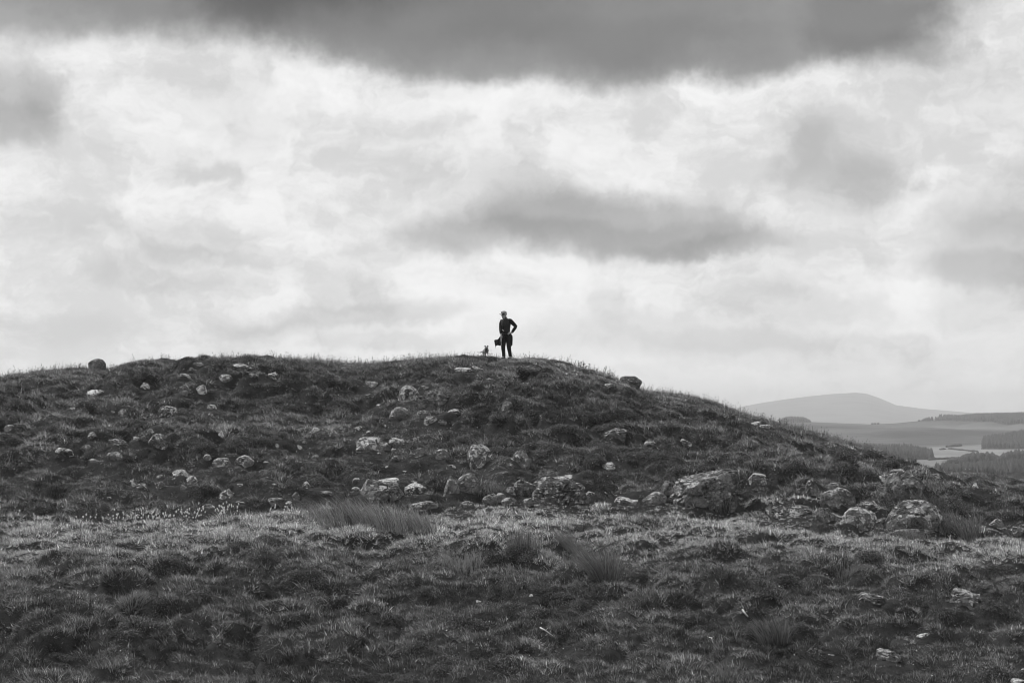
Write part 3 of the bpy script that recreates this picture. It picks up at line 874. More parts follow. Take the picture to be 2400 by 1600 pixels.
put_rock('A', 585, 1092, 152, 76, 'block', .8, 'rock', 'pale oblong rock with stripes, left flank')
put_rock('A', 1085, 1000, 152, 58, 'slab', .6, 'rock', 'long slanting slab right of the arched rock', tilt=14)
put_rock('A', 1230, 962, 92, 46, 'slab', .85, 'rock', 'light flat rock above the long slanting slab')
put_rock('A', 1410, 890, 95, 38, 'slab', .7, 'rock', 'smooth pale ledge below the furrowed rock', tilt=12)
put_rock('A', 1450, 988, 165, 125, 'crag', .6, 'boulder', 'broad flecked boulder sunk in the left heather')
put_rock('A', 2030, 928, 66, 86, 'point', .9, 'rock', 'bright pointed rock like a tooth, left of centre')
put_rock('A', 1905, 1137, 72, 70, 'crag', .5, 'rock', 'dim flaky rock upper left of two domed rocks')
put_rock('A', 2045, 1187, 165, 82, 'round', .7, 'rock', 'left of two domed rocks side by side')
put_rock('A', 2250, 1167, 165, 88, 'round', .7, 'rock', 'right of two domed rocks side by side')
put_rock('A', 1060, 1127, 122, 72, 'round', .4, 'rock', 'dull hump of rock under the long slanting slab')
put_rock('A', 860, 1167, 92, 52, 'crag', .4, 'rock', 'dull flaky rock right of the pale oblong one')
put_rock('A', 1660, 1282, 135, 60, 'slab', .95, 'rock', 'bright slab on top of a small cairn like pile')
put_rock('A', 1765, 1347, 122, 82, 'block', .75, 'rock', 'pale squarish rock right of the bright slab')
put_rock('A', 1600, 1332, 42, 42, 'block', .75, 'stone', 'small stone under the left end of the bright slab')
put_rock('A', 1690, 1418, 62, 72, 'block', .2, 'stone', 'dark upright stone below the bright slab')
put_rock('A', 1225, 1382, 95, 105, 'block', .7, 'rock', 'grey upright rock with a smaller one at its right, far left foot')
put_rock('A', 1305, 1402, 90, 72, 'crag', .6, 'rock', 'smaller rough rock at the right of the grey upright one')
put_rock('A', 1475, 1388, 82, 82, 'crag', .65, 'rock', 'lower of two rough rocks left of the bright slab')
put_rock('A', 1465, 1312, 66, 42, 'slab', .7, 'rock', 'upper of two rough rocks left of the bright slab')
put_rock('A', 2070, 1485, 152, 112, 'point', .8, 'boulder', 'big triangular pale rock above the cotton grass')
put_rock('A', 2210, 1547, 100, 32, 'slab', .9, 'rock', 'flat white rock right beside the triangular pale one')
put_rock('A', 2200, 1390, 66, 42, 'crag', .7, 'rock', 'flecked stone above right of the triangular pale rock')
put_rock('A', 1000, 1512, 42, 42, 'block', .6, 'stone', 'speckled stone low on the far left flank')
put_rock('E', 1475, 332, 80, 58, 'round', .35, 'rock', 'dark sunk rock left of the cotton grass heads')
# in the near field
put_rock('H', 1392, 962, 190, 130, 'crag', .45, 'boulder', 'rough white flecked rock in the near field on the right')
put_rock('H', 740, 972, 205, 66, 'slab', .45, 'rock', 'flat layered slab in the near field left of the rough rock', tilt=14)
put_rock('H', 850, 1372, 165, 80, 'slab', .45, 'rock', 'flecked slanting slab low in the right corner field', tilt=18)
put_rock('H', 440, 1362, 64, 28, 'slab', .45, 'stone', 'small pale stone left of the slanting slab, lower right')
put_rock('H', 522, 1142, 62, 56, 'block', .3, 'stone', 'dark stone with a white one at its foot, lower right field')
put_rock('H', 540, 1182, 36, 26, 'round', 1.0, 'stone', 'white stone at the foot of the dark one, lower right field')
put_rock('H', 490, 1516, 34, 24, 'point', .8, 'stone', 'tiny pale stone near the bottom edge on the right')
put_rock('H', 1798, 1470, 34, 46, 'block', .8, 'stone', 'pale stone cut by the right edge near the bottom')
put_rock('H', 1755, 1550, 110, 36, 'slab', .8, 'rock', 'pale slab in the bottom right corner')
put_rock('H', 1100, 1228, 85, 30, 'slab', .8, 'stone', 'pale broken stone in the grass above the slanting slab')
put_rock('G', 132, 945, 34, 34, 'block', 1.0, 'stone', 'bright white stone in a dark hole in mid foreground')
put_rock('F', 1580, 988, 62, 28, 'slab', .9, 'stone', 'pale stone edge in the turf left of the bright white stone', tilt=18)
put_rock('G', 1166, 712, 26, 22, 'round', .4, 'stone', 'small round stone in the grass right of the big rush tuft')

# ------------------------------------------------------------------ far woods and hedges
def conifers(name, label, spots):
    v = []; f = []; sz = []; base = 0
    for (x, y, h) in spots:
        z = float(H(np.array([x]), np.array([y]))[0]) - .5
        w = h * random.uniform(.20, .36); n = 6; a0 = random.random() * 6
        top = h * random.uniform(.92, 1.10)
        tiers = [(.04, 1.0, .55), (.34, .74, 1.0)]
        for (b0, wr, tp) in tiers:
            ring = [(x + w * wr * random.uniform(.75, 1.2) * math.cos(a0 + 6.283 * k / n), y + w * wr * math.sin(a0 + 6.283 * k / n), z + b0 * h * random.uniform(.85, 1.15)) for k in range(n)]
            v += ring + [(x + random.uniform(-.05, .05) * h * .3, y, z + tp * top)]
            for k in range(n): f += [base + k, base + (k + 1) % n, base + n]
            sz += [3] * n; base += n + 1
    me = fast_mesh(name, v, f, sz)
    return tag(mobj(name, me, WOODS), label, None, None, 'stuff')


def spots(px0, px1, y0, y1, step, hfun, keep=None):
    out = []; y = y0
    while y < y1:
        x = (px0 - 1200) / F * y
        while x < (px1 - 1200) / F * y:
            xx = x + random.uniform(-.4, .4) * step; yy = y + random.uniform(-.4, .4) * step
            p = 1200 + F * xx / yy
            if keep is None or keep(p, xx, yy): out.append((xx, yy, hfun(p, yy)))
            x += step
        y += step
    return out


def grow(p, y): return 960 - F * float(H(np.array([(p - 1200) / F * y]), np.array([y]))[0]) / y


conifers('conifer_wood', 'nearest spiky conifer wood showing over the grass on the right', spots(2196, 2520, 1480, 1560, 3.0,
    lambda p, y: (8.0 + 2.6 * sstep(2200, 2400, p)) * random.uniform(.72, 1.22)))
conifers('plantation', 'square ended plantation at the left side of the bright field', spots(1960, 2181, 2036, 2120, 3.4,
    lambda p, y: (12.6 - 3.2 * sstep(2120, 2180, p)) * random.uniform(.9, 1.06)))
conifers('plantation', 'blocky plantation on a rise at the right edge behind the bright field', spots(2307, 2560, 2588, 2790, 4.2,
    lambda p, y: 10.5 * random.uniform(.9, 1.06)))
conifers('hill_forest', 'dark forest covering the right end of the moor ridge', spots(2205, 2620, 3550, 4330, 6.2,
    lambda p, y: 11.0 * random.uniform(.88, 1.08), lambda p, x, y: y > 4260 - 560 * min(1, max(0, (p - 2212) / 150)) ** .8 + 30 * math.sin(p * .09)))
conifers('ridge_clump', 'domed clump of trees on the moor ridge beside the hill', spots(1829, 1902, 4120, 4240, 5.0,
    lambda p, y: 10.0 * max(.35, 1 - abs((p - 1863) / 44) ** 3) * random.uniform(.94, 1.04)))
conifers('ridge_copse', 'small flat topped copse on the low point of the moor ridge', spots(2044, 2063, 4180, 4230, 5.0, lambda p, y: 4.0 * random.uniform(.94, 1.04)))
conifers('ridge_wood', 'ragged line of trees along the ridge left of the hill forest', spots(2154, 2222, 4170, 4240, 5.5,
    lambda p, y: (3.5 + 4.5 * sstep(2150, 2185, p)) * random.uniform(.6, 1.1)))


def lumps(name, label, pts, kind, cat=None):
    v0, f0 = ico(1); V_ = []; Fv = []; b = 0
    for (x, y, w, h) in pts:
        z = float(H(np.array([x]), np.array([y]))[0])
        j = 1 + rng.uniform(-.22, .22, (len(v0), 1))
        V_.append(v0 * j * np.array([w, w, h * .58]) + np.array([x, y, z + h * .45])); Fv.append(f0 + b); b += len(v0)
    me = fast_mesh(name, np.concatenate(V_), np.concatenate(Fv).ravel(), np.full(len(Fv) * len(f0), 3))
    o = mobj(name, me, WOODS)
    return tag(o, label, cat, None, kind)


pts = []
for (x, y, h) in spots(2230, 2520, 1885, 1950, 4.0, lambda p, y: (3.5 + 4.0 * sstep(2232, 2280, p)) * (1 - .35 * math.exp(-((p - 2341) / 9) ** 2)) * random.uniform(.85, 1.15) + 1.6 * sstep(2345, 2380, p)):
    pts.append((x, y, 2.6 * random.uniform(.8, 1.2), h))
lumps('broadleaf_wood', 'soft rounded wood between the bright field and the spiky conifers', pts, 'stuff')


def hedge(label, pa, ra, pb, rb, w, h):
    def at(p, r):
        y = 2400.0
        for _ in range(40):
            z = float(H(np.array([(p - 1200) / F * y]), np.array([y]))[0]); y = .7 * y + .3 * (-z * F / (r - 960))
        return (p - 1200) / F * y, y
    (xa, ya), (xb, yb_) = at(pa, ra), at(pb, rb)
    n = int(max(4, math.hypot(xb - xa, yb_ - ya) / (w * .9)))
    n = min(n, 60)
    pts = [(xa + (xb - xa) * i / n + random.uniform(-.3, .3) * w, ya + (yb_ - ya) * i / n, w * random.uniform(.8, 1.3), h * random.uniform(.7, 1.2)) for i in range(n + 1)]
    lumps('hedge', label, pts, 'thing', 'hedge')


hedge('thick short hedge along the top of the bright far field', 2219, 1047.5, 2251, 1045, 2.2, 2.6)
hedge('thin long hedge slanting down through the bright far field', 2224, 1052, 2288, 1058.5, 1.6, 1.5)
hedge('short hedge stub in the left of the bright far field', 2203, 1054, 2214, 1052.5, 1.6, 1.5)
hedge('hedge line at the foot of the broadleaf wood', 2176, 1078, 2240, 1074, 1.8, 1.6)


# ------------------------------------------------------------------ figures
def skin(name, pts, edges, mat, parent=None, sub=2, root=0):
    """pts: (x, y, z, r); a tapered body grown round a skeleton, baked to a mesh"""
    me = bpy.data.meshes.new(name); me.from_pydata([p[:3] for p in pts], edges, [])
    o = bpy.data.objects.new(name, me); COL.objects.link(o)
    o.modifiers.new('skin', 'SKIN'); md = o.modifiers.new('sub', 'SUBSURF'); md.levels = sub; md.render_levels = sub
    sv = me.skin_vertices[0].data
    for i, p in enumerate(pts):
        r = p[3] if hasattr(p[3], '__len__') else (p[3], p[3])
        sv[i].radius = r; sv[i].use_root = (i == root)
    bpy.context.view_layer.update()
    dg = bpy.context.evaluated_depsgraph_get()
    nm = bpy.data.meshes.new_from_object(o.evaluated_get(dg)); nm.name = name
    bpy.data.objects.remove(o); bpy.data.meshes.remove(me)
    smooth(nm)
    return mobj(name, nm, mat, parent)


SKIN_ = plain('skin', .36, .55, .12, 40); CLOTH = plain('dark outdoor fabric', .018, .8, .3, 60); DENIM = plain('dark trousers', .022, .85, .35, 40)
NYLON = plain('black quilted nylon', .02, .5, .25, 30); CAPM = plain('pale cap cotton', .34, .85, .2, 60); DARK = plain('near black', .010, .4, .2)
HAIR = plain('dark cropped hair', .03, .8, .3, 90); LEATHER = plain('boot leather', .02, .6, .3, 40); WEB = plain('pale webbing', .5, .8, .15, 50)
FUR = plain('pale wiry fur', .26, .9, .4, 55); FURD = plain('dark fur', .05, .9, .4, 60)

def on_outline(px, wide):
    ys = np.arange(84, 96, .05); best = None
    sl = np.max([ground((px + q - 1200) / F * ys, ys) / ys for q in wide], 0)
    i = int(np.argmax(sl)); y = float(ys[i]); x = (px - 1200) / F * y
    return x, y, float(sl[i]) * y


PX, py_, gz = on_outline(1187, (-8, 8))
P0 = Vector((PX, py_, gz - .02))

# skeleton in metres, x to the right of the picture, y away from the camera, z up
B = []; E = []
def v_(x, y, z, r, frm=None):
    B.append((x, y, z, r)); i = len(B) - 1
    if frm is not None: E.append((frm, i))
    return i
pel = v_(.0, .0, .95, .125)
bel = v_(-.015, .0, 1.10, .115, pel); che = v_(-.02, .01, 1.30, .14, bel); nb = v_(-.035, .0, 1.46, .075, che)
nk = v_(-.055, -.01, 1.535, .055, nb); hd0 = v_(-.085, -.03, 1.60, .078, nk); hd1 = v_(-.095, -.03, 1.68, .088, hd0); hd2 = v_(-.09, -.02, 1.745, .07, hd1)
v_(-.19, -.10, 1.625, .014, hd0)          # nose
v_(-.15, -.095, 1.545, .035, hd0)         # chin
ear = v_(-.035, -.10, 1.635, .02, hd1)
# his left arm, hand on hip
s1 = v_(.135, -.10, 1.435, .068, nb); e1 = v_(.345, -.03, 1.225, .045, s1); w1 = v_(.20, -.17, .985, .030, e1); p1 = v_(.125, -.195, .962, .036, w1)
for k, (dx, dz, l) in enumerate([(-.075, .012, 1), (-.085, -.010, 1.05), (-.080, -.032, 1.0), (-.062, -.05, .85)]):
    a = v_(.125 + dx * .55, -.205, .962 + dz * .6, .0105, p1); v_(.125 + dx * l, -.19, .950 + dz, .0085, a)
th = v_(.11, -.185, 1.005, .012, p1); v_(.085, -.165, 1.02, .009, th)
# his right arm, carrying the coat
s2 = v_(-.165, .10, 1.425, .066, nb); e2 = v_(-.215, .05, 1.15, .046, s2); w2 = v_(-.20, -.10, .935, .030, e2); p2 = v_(-.205, -.15, .875, .036, w2)
for k, (dx, dy) in enumerate([(-.028, -.03), (-.012, -.045), (.006, -.048), (.022, -.04)]):
    a = v_(-.205 + dx, -.15 + dy, .825, .0105, p2); v_(-.205 + dx * 1.0, -.13 + dy * .3, .785, .0085, a)
t2 = v_(-.165, -.165, .85, .012, p2); v_(-.155, -.185, .82, .009, t2)
# legs
h1 = v_(-.085, .02, .88, .095, pel); k1 = v_(-.12, -.035, .48, .062, h1); a1 = v_(-.095, .02, .10, .042, k1); f1 = v_(-.17, -.09, .045, .036, a1)
h2 = v_(.075, -.02, .88, .095, pel); k2 = v_(.085, -.06, .48, .062, h2); a2 = v_(.145, -.02, .10, .042, k2); f2 = v_(.09, -.14, .045, .036, a2)
person = skin('person', B, E, SKIN_, None, 2)
person.location = P0
FIG = .985; person.scale = (FIG,) * 3
tag(person, 'person in cap, black padded gilet and dark trousers, hand on hip, on the crest', 'person')


def V3(*a): return Vector(a)


def ring(c, rx, ry, yaw=0.0):
    return (c, Vector((math.cos(yaw) * rx, math.sin(yaw) * rx, 0)), Vector((-math.sin(yaw) * ry, math.cos(yaw) * ry, 0)))


YAW = R(-42)   # shoulder line: his left shoulder nearer the camera
# gilet with quilted rolls
m = MB(); rr = []
for i in range(46):
    t = i / 45.0; z = 1.02 + .495 * t
    wx = np.interp(t, [0, .2, .55, .82, .93, 1], [.168, .163, .205, .205, .175, .10]); wy = np.interp(t, [0, .2, .55, .82, .93, 1], [.135, .135, .15, .14, .12, .085])
    puff = 1 + .035 * abs(math.sin(t * math.pi * 9)) - (.02)
    rr.append(ring((np.interp(t, [0, 1], [-.015, -.03]), np.interp(t, [0, 1], [-.01, .0]), z), wx * puff, wy * puff, YAW))
m.loft(rr, 28); gil = m.build('gilet', NYLON, person)
m = MB(); m.loft([ring((-.035, 0, 1.47), .12, .095, YAW), ring((-.045, -.005, 1.50), .082, .075, YAW), ring((-.06, -.012, 1.575), .080, .076, YAW), ring((-.06, -.012, 1.577), .068, .064, YAW)], 18)
m.build('collar', NYLON, person)
# zip down the front
m = MB(); fd = Vector((-math.sin(-YAW) * -1, 0, 0))
fx, fy = math.sin(YAW), -math.cos(YAW)
m.tube([(-.02 + fx * .142, fy * .142 - .01, 1.04), (-.02 + fx * .158, fy * .158 - .005, 1.25), (-.03 + fx * .143, fy * .143, 1.40), (-.05 + fx * .078, fy * .078 - .01, 1.53)], .008, 6)
m.build('zip', DARK, person)
# jersey hem, sleeves
m = MB(); m.loft([ring((0, 0, .93), .172, .14, YAW), ring((-.01, -.005, 1.0), .165, .135, YAW), ring((-.015, -.01, 1.06), .158, .130, YAW)], 22); m.build('jersey_hem', CLOTH, person)
for pts_, rad_ in (([(.085, -.075, 1.45), (.145, -.105, 1.43), (.20, -.085, 1.375), (.29, -.05, 1.285), (.345, -.03, 1.225), (.325, -.055, 1.175), (.26, -.115, 1.08), (.21, -.162, 1.0)],
                    [.07, .078, .078, .068, .062, .060, .054, .045]),
                   ([(-.115, .075, 1.44), (-.165, .10, 1.42), (-.20, .085, 1.33), (-.215, .06, 1.20), (-.218, .04, 1.12), (-.212, -.02, 1.03), (-.205, -.09, .95)],
                    [.075, .082, .074, .062, .056, .052, .042])):
    m = MB(); m.tube(pts_, rad_, 14); m.build('sleeve', CLOTH, person)
# trousers: hips and two legs in one mesh
m = MB(); m.loft([ring((0, 0, .80), .165, .135, YAW * .6), ring((0, 0, .88), .180, .15, YAW * .6), ring((0, 0, .98), .165, .138, YAW * .6)], 20)
m.tube([(-.075, .015, .90), (-.095, .0, .74), (-.112, -.025, .56), (-.122, -.038, .47), (-.117, -.022, .36), (-.102, .005, .22), (-.095, .018, .09)], [.105, .098, .085, .078, .072, .064, .064], 16)
m.tube([(.07, -.015, .90), (.078, -.035, .74), (.083, -.055, .56), (.088, -.062, .47), (.105, -.05, .36), (.13, -.03, .22), (.145, -.02, .09)], [.105, .100, .086, .080, .073, .065, .065], 16)
m.build('trousers', DENIM, person)
for ax, ay, tx, ty in ((-.095, .02, -.19, -.11), (.145, -.02, .09, -.15)):
    m = MB()
    d = Vector((tx - ax, ty - ay, 0)).normalized(); s = Vector((-d.y, d.x, 0))
    m.loft([(V3(ax, ay, .20), d * .055, s * .052), (V3(ax, ay, .10), d * .058, s * .052)], 14)
    rr = []
    for q, hh, ww in ((-.07, .045, .034), (-.03, .05, .043), (.04, .055, .043), (.10, .045, .046), (.15, .038, .042), (.19, .022, .024)):
        rr.append((V3(ax, ay, 0) + d * q + V3(0, 0, hh - .005), s * ww, V3(0, 0, 1) * hh))
    m.loft(rr, 12); m.build('boot', LEATHER, person)
# jacket tied about the waist and hanging over his left hip
m = MB(); m.loft([ring((0, 0, .89), .182, .155, YAW * .6), ring((0, 0, .93), .190, .162, YAW * .6), ring((0, 0, .965), .180, .15, YAW * .6)], 22)
m.loft([((.10, .03, .93), V3(.09, .02, 0), V3(-.02, .12, 0)), ((.135, .03, .86), V3(.095, .02, 0), V3(-.02, .13, 0)), ((.145, .035, .72), V3(.085, .02, 0), V3(-.02, .13, 0)),
        ((.14, .035, .60), V3(.085, .02, 0), V3(-.02, .12, 0)), ((.15, .03, .53), V3(.07, .015, 0), V3(-.02, .10, 0)), ((.13, .03, .48), V3(.04, .01, 0), V3(-.01, .06, 0))], 16)
m.build('waist_jacket', CLOTH, person)
m = MB(); m.blob((-.13, -.17, .93), (.055, .045, .045), 2); m.tube([(-.13, -.19, .92), (-.10, -.20, .84), (-.09, -.19, .76)], [.03, .026, .018], 8); m.build('sleeve_knot', CLOTH, person)
m = MB(); m.tube([(-.16, -.135, 1.095), (-.12, -.155, 1.07), (-.085, -.163, 1.035)], [.009, .013, .008], 8); m.build('drawcord', WEB, person)
# head gear
hc = Vector((-.095, -.03, 1.70)); fwd = Vector((-.86, -.51, 0)).normalized(); side = Vector((-fwd.y, fwd.x, 0))
m = MB(); m.loft([(hc + V3(0, 0, -.005), fwd * .112, side * .092), (hc + V3(0, 0, .035), fwd * .112, side * .093), (hc + V3(0, 0, .07), fwd * .098, side * .082), (hc + V3(0, 0, .093), fwd * .066, side * .056), (hc + V3(0, 0, .102), fwd * .02, side * .02)], 20)
cap = m.build('cap', CAPM, person)
m = MB(); rr = []
for q, w, dz in ((.07, .085, .004), (.12, .078, .0), (.17, .062, -.012), (.205, .03, -.022)):
    rr.append((hc + fwd * q + V3(0, 0, dz - .008), side * w, V3(0, 0, .007)))
m.loft(rr, 12); m.build('visor', CAPM, cap)
m = MB(); m.blob(hc + fwd * .104 + V3(0, 0, .045), (.022, .024, .020), 2); m.build('badge', DARK, cap)
m = MB(); m.blob(hc + fwd * .10 + side * .035 + V3(0, 0, .0) - V3(0, 0, .038), (.026, .02, .018), 2); m.blob(hc + fwd * .10 - side * .035 - V3(0, 0, .038), (.026, .02, .018), 2)
m.tube([hc + fwd * .09 + side * .06 - V3(0, 0, .034), hc + fwd * .02 + side * .093 - V3(0, 0, .03), hc - fwd * .04 + side * .085 - V3(0, 0, .03)], .006, 6); m.build('sunglasses', DARK, person)
m = MB(); m.loft([(hc + V3(.03, .012, -.075), fwd * .06, side * .078), (hc + V3(.022, .012, -.04), fwd * .078, side * .086), (hc + V3(.016, .008, -.003), fwd * .092, side * .090)], 18); m.build('hair', HAIR, person)
m = MB(); m.blob(hc + fwd * .078 + V3(0, 0, -.112), (.014, .018, .005), 2); m.build('mouth', plain('lips', .2), person)

# coat carried over the right hand: a folded sheet with thickness and folds
def cloth_sheet(name, outline_top, outline_bot, thick, mat, folds, loc):
    n = 14; k = 10; m = MB(); top = []
    g = {}
    for i in range(n + 1):
        t = i / n
        a = Vector(outline_top(t)); b = Vector(outline_bot(t))
        for j in range(k + 1):
            s = j / k
            p = a.lerp(b, s)
            off = thick * (1 + .5 * math.sin(t * folds * math.pi * 2 + s * 2)) ; yy = .035 * math.sin(t * folds * 6.283 + 1.2 * s) * (.3 + s)
            g[i, j, 0] = len(m.v); m.v.append((p.x, p.y + yy - off, p.z))
            g[i, j, 1] = len(m.v); m.v.append((p.x, p.y + yy + off, p.z))
    for i in range(n):
        for j in range(k):
            m.f.append((g[i, j, 0], g[i + 1, j, 0], g[i + 1, j + 1, 0], g[i, j + 1, 0]))
            m.f.append((g[i, j, 1], g[i, j + 1, 1], g[i + 1, j + 1, 1], g[i + 1, j, 1]))
    for i in range(n):
        for j in (0, k): m.f.append((g[i, j, 0], g[i, j, 1], g[i + 1, j, 1], g[i + 1, j, 0]))
    for j in range(k):
        for i in (0, n): m.f.append((g[i, j, 0], g[i, j + 1, 0], g[i, j + 1, 1], g[i, j, 1]))
    o = m.build(name, mat); o.location = loc
    return o


def tp(t): return (-.455 + .26 * t, -.13 - .02 * t, .70 + .165 * t - .05 * math.sin(t * 3.14) * (1 - t) + .02 * math.sin(t * 9))
def bt(t): return (-.405 + .20 * t, -.14, .465 + .075 * t + .03 * math.sin(t * 5))
coat = cloth_sheet('coat', tp, bt, .022, NYLON, 2.2, P0)
coat.scale = (FIG,) * 3; tag(coat, 'black coat hanging from the hand of the person on the crest', 'coat')
m = MB(); m.tube([tp(0), Vector(tp(0)).lerp(Vector(bt(0)), .5) + V3(-.006, -.03, 0), Vector(bt(0)) + V3(0, -.02, 0), Vector(bt(0)) + V3(.004, -.02, -.05)], .006, 6); m.build('hem_cord', WEB, coat)
m = MB(); m.tube([(-.195, -.215, .835), (-.215, -.215, .77), (-.215, -.205, .68), (-.205, -.2, .60)], [.012, .016, .016, .012], 8)
m.tube([(-.195, -.215, .83), (-.165, -.215, .825), (-.155, -.21, .79)], .010, 8)
lead = m.build('dog_lead', plain('grey lead webbing', .28, .8, .2, 50)); lead.location = P0; lead.scale = (FIG,) * 3
tag(lead, 'pale looped dog lead held in the hand of the standing person', 'dog lead')

# the dog, head on, body and tail trailing to the left
DX_, dy_, dz = on_outline(1140, (-20, -10, 0, 8))
D0 = Vector((DX_, dy_, dz + .03))
B = []; E = []
ch = v_(.0, -.06, .20, (.092, .090)); md_ = v_(-.035, .08, .205, .080, ch); rp = v_(-.07, .20, .20, .075, md_); tl0 = v_(-.105, .25, .215, .022, rp); tl1 = v_(-.19, .27, .165, .016, tl0); tl2 = v_(-.25, .27, .150, .013, tl1); v_(-.30, .26, .165, .009, tl2)
nk_ = v_(.005, -.11, .275, .072, ch); hd = v_(.0, -.15, .325, .074, nk_); mz = v_(-.004, -.215, .295, .046, hd); v_(-.006, -.25, .287, .032, mz)
for (x, y, zt_) in ((.055, -.085, .15), (-.055, -.085, .15)):
    a = v_(x, y, zt_, .034, ch); b = v_(x * 1.02, y + .012, .085, .020, a); c = v_(x * 1.02, y - .004, .022, .017, b); v_(x * 1.02, y - .035, .012, .018, c)
for (x, y) in ((-.025, .20), (-.120, .21)):
    a = v_(x, y - .01, .155, .042, rp); b = v_(x, y - .035, .115, .028, a); c = v_(x, y + .035, .075, .016, b); d = v_(x, y + .02, .022, .015, c); v_(x, y - .012, .012, .017, d)
dog = skin('dog', B, E, FUR, None, 2); dog.location = D0
tag(dog, 'small rough coated dog facing the camera on the crest beside the person', 'dog')
for sx in (-1, 1):
    m = MB(); m.loft([((sx * .044, -.135, .360), (.030, 0, 0), (0, .024, .006)), ((sx * .056, -.148, .384), (.030, 0, sx * -.012), (0, .020, .006)), ((sx * .072, -.172, .376), (.024, 0, sx * -.010), (0, .014, .004)), ((sx * .080, -.190, .350), (.010, 0, 0), (0, .008, 0))], 8); m.build('ear', FURD, dog)
    m = MB(); m.blob((sx * .025, -.205, .335), (.008, .006, .008), 1); m.build('eye', DARK, dog)
m = MB(); m.blob((-.006, -.268, .296), (.015, .010, .011), 2); m.build('nose', DARK, dog)
m = MB(); m.blob((-.005, -.235, .278), (.030, .030, .022), 2); m.blob((.0, -.145, .225), (.045, .022, .055), 2); m.build('dark_mask', FURD, dog)
m = MB(); m.tube([(-.062, -.10, .29), (-.078, -.09, .20), (-.060, -.08, .125)], .010, 6); m.tube([(.062, -.10, .29), (.08, -.07, .22), (.082, .0, .19)], .009, 6); m.tube([(-.06, -.125, .22), (0, -.158, .20), (.065, -.12, .22)], .010, 6)
m.build('harness', WEB, dog)


# ------------------------------------------------------------------ rushes, sticks, cotton grass, sprig
def blades(n, spread, height, lean, width, fan, seed, curve=.25, shade=(0, 1)):
    """round clump of stems as one mesh; lean is the pull of the wind"""
    r_ = np.random.default_rng(seed); V_ = []; Fc = []; Sz = []; Sh = []; base = 0
    for i in range(n):
        a = r_.uniform(0, 6.283); q = math.sqrt(r_.random()); bx, by = q * spread[0] * math.cos(a), q * spread[1] * math.sin(a)
        h = height * r_.uniform(.55, 1.08)
        dx = lean[0] * r_.uniform(.4, 1.5) + fan * math.cos(a) * q * r_.uniform(.3, 1.3); dy = lean[1] * r_.uniform(.3, 1.6) + fan * math.sin(a) * q
        dx += r_.normal() * .10; dy += r_.normal() * .10; curve = r_.uniform(.05, .75)
        if r_.random() < .12: h *= .55; dx += r_.normal() * .45      # bent and broken stems
        th_ = r_.uniform(-.9, .9); wx, wy = math.cos(th_) * width * r_.uniform(.6, 1.3) / 2, math.sin(th_) * width / 2
        g = r_.uniform(*shade)
        for t, ww in ((0, 1), (.35, .95), (.7, .8), (1, 0)):
            cx = bx + dx * h * t * (1 - curve + curve * 2 * t); cy = by + dy * h * t * (1 - curve + curve * 2 * t); cz = h * t * (1 - .18 * t * (abs(dx) + abs(dy)))
            if ww: V_ += [(cx - wx * ww, cy - wy * ww, cz), (cx + wx * ww, cy + wy * ww, cz)]; Sh += [g, g]
            else: V_.append((cx, cy, cz)); Sh.append(g)
        Fc += [base, base + 1, base + 3, base + 2, base + 2, base + 3, base + 5, base + 4, base + 4, base + 5, base + 6]; Sz += [4, 4, 3]; base += 7
    me = fast_mesh('rushes', V_, Fc, Sz); at = me.attributes.new('shade', 'FLOAT', 'POINT'); at.data.foreach_set('value', np.array(Sh, np.float32))
    return me


def drape(me, loc, keepz=True):
    """let the foot of every stem follow the ground"""
    n = len(me.vertices); co = np.empty(n * 3, np.float32); me.vertices.foreach_get('co', co); co = co.reshape(-1, 3)
    b = co.reshape(-1, 7, 3)
    dz = ground(b[:, 0, 0] + loc[0], b[:, 0, 1] + loc[1]) - loc[2]
    b[:, :, 2] += dz[:, None] - .03
    me.vertices.foreach_set('co', b.reshape(-1)); me.update()


def rush(tile, cx, cy, wpx, hpx, n, lean, label, group=None, fan=.25, depth=.5, shade=(.05, 1), width=.012, name='rush_clump', cat='rushes', seed=None):
    ox, oy, s = TILES[tile]
    p = hit(ox + cx * s, oy + cy * s); d = p[1]
    w = wpx * s / F * d; h = hpx * s / F * d
    me = blades(n, (w / 2, w / 2 * depth), h, lean, width, fan, seed or int(cx * 7 + cy), shade=shade)
    loc = (p[0], p[1] + .1, p[2]); drape(me, loc)
    o = mobj(name, me, RUSH); o.location = loc
    return tag(o, label, cat, group)


BEDG = 'rushes of the long bed below the dark fronted boulder'
BED = 'rush clump in the long wind bent bed below the dark fronted boulder'
for (cx, cy, w, h, n, lb) in ((420, 440, 190, 170, 130, 'leftmost and lowest clump of the long wind bent rush bed'), (560, 455, 200, 205, 190, 'second clump from the left in the long rush bed'),
        (700, 460, 200, 230, 210, 'third clump from the left in the long rush bed'), (830, 478, 210, 255, 240, 'middle tallest clump of the long wind bent rush bed'),
        (960, 500, 210, 250, 240, 'third clump from the right in the long rush bed'), (1080, 515, 200, 230, 210, 'second clump from the right in the long rush bed'), (1200, 520, 170, 190, 150, 'rightmost clump of the long wind bent rush bed')):
    rush('F', cx, cy, w, h, n, (-.34, -.02), lb, BEDG, fan=.15, depth=.55, shade=(.2, 1.8), width=.011)
rush('G', 655, 835, 190, 300, 560, (-.30, .05), 'big dark rush tuft fanning left in the middle of the near field', fan=.55, depth=.8, shade=(.0, 1.1), width=.010)
rush('G', 440, 650, 180, 190, 200, (-.45, 0), 'thin pale rush clump up left of the big dark tuft', fan=.2, shade=(.4, 1.1))
rush('G', 70, 630, 190, 180, 220, (-.08, 0), 'upright dark rush clump left of the thin pale one', fan=.2)
rush('G', 1440, 372, 330, 80, 300, (-.2, -.1), 'rushes growing along the foot of the giant boulder', fan=.1, depth=.2, shade=(0, .8))
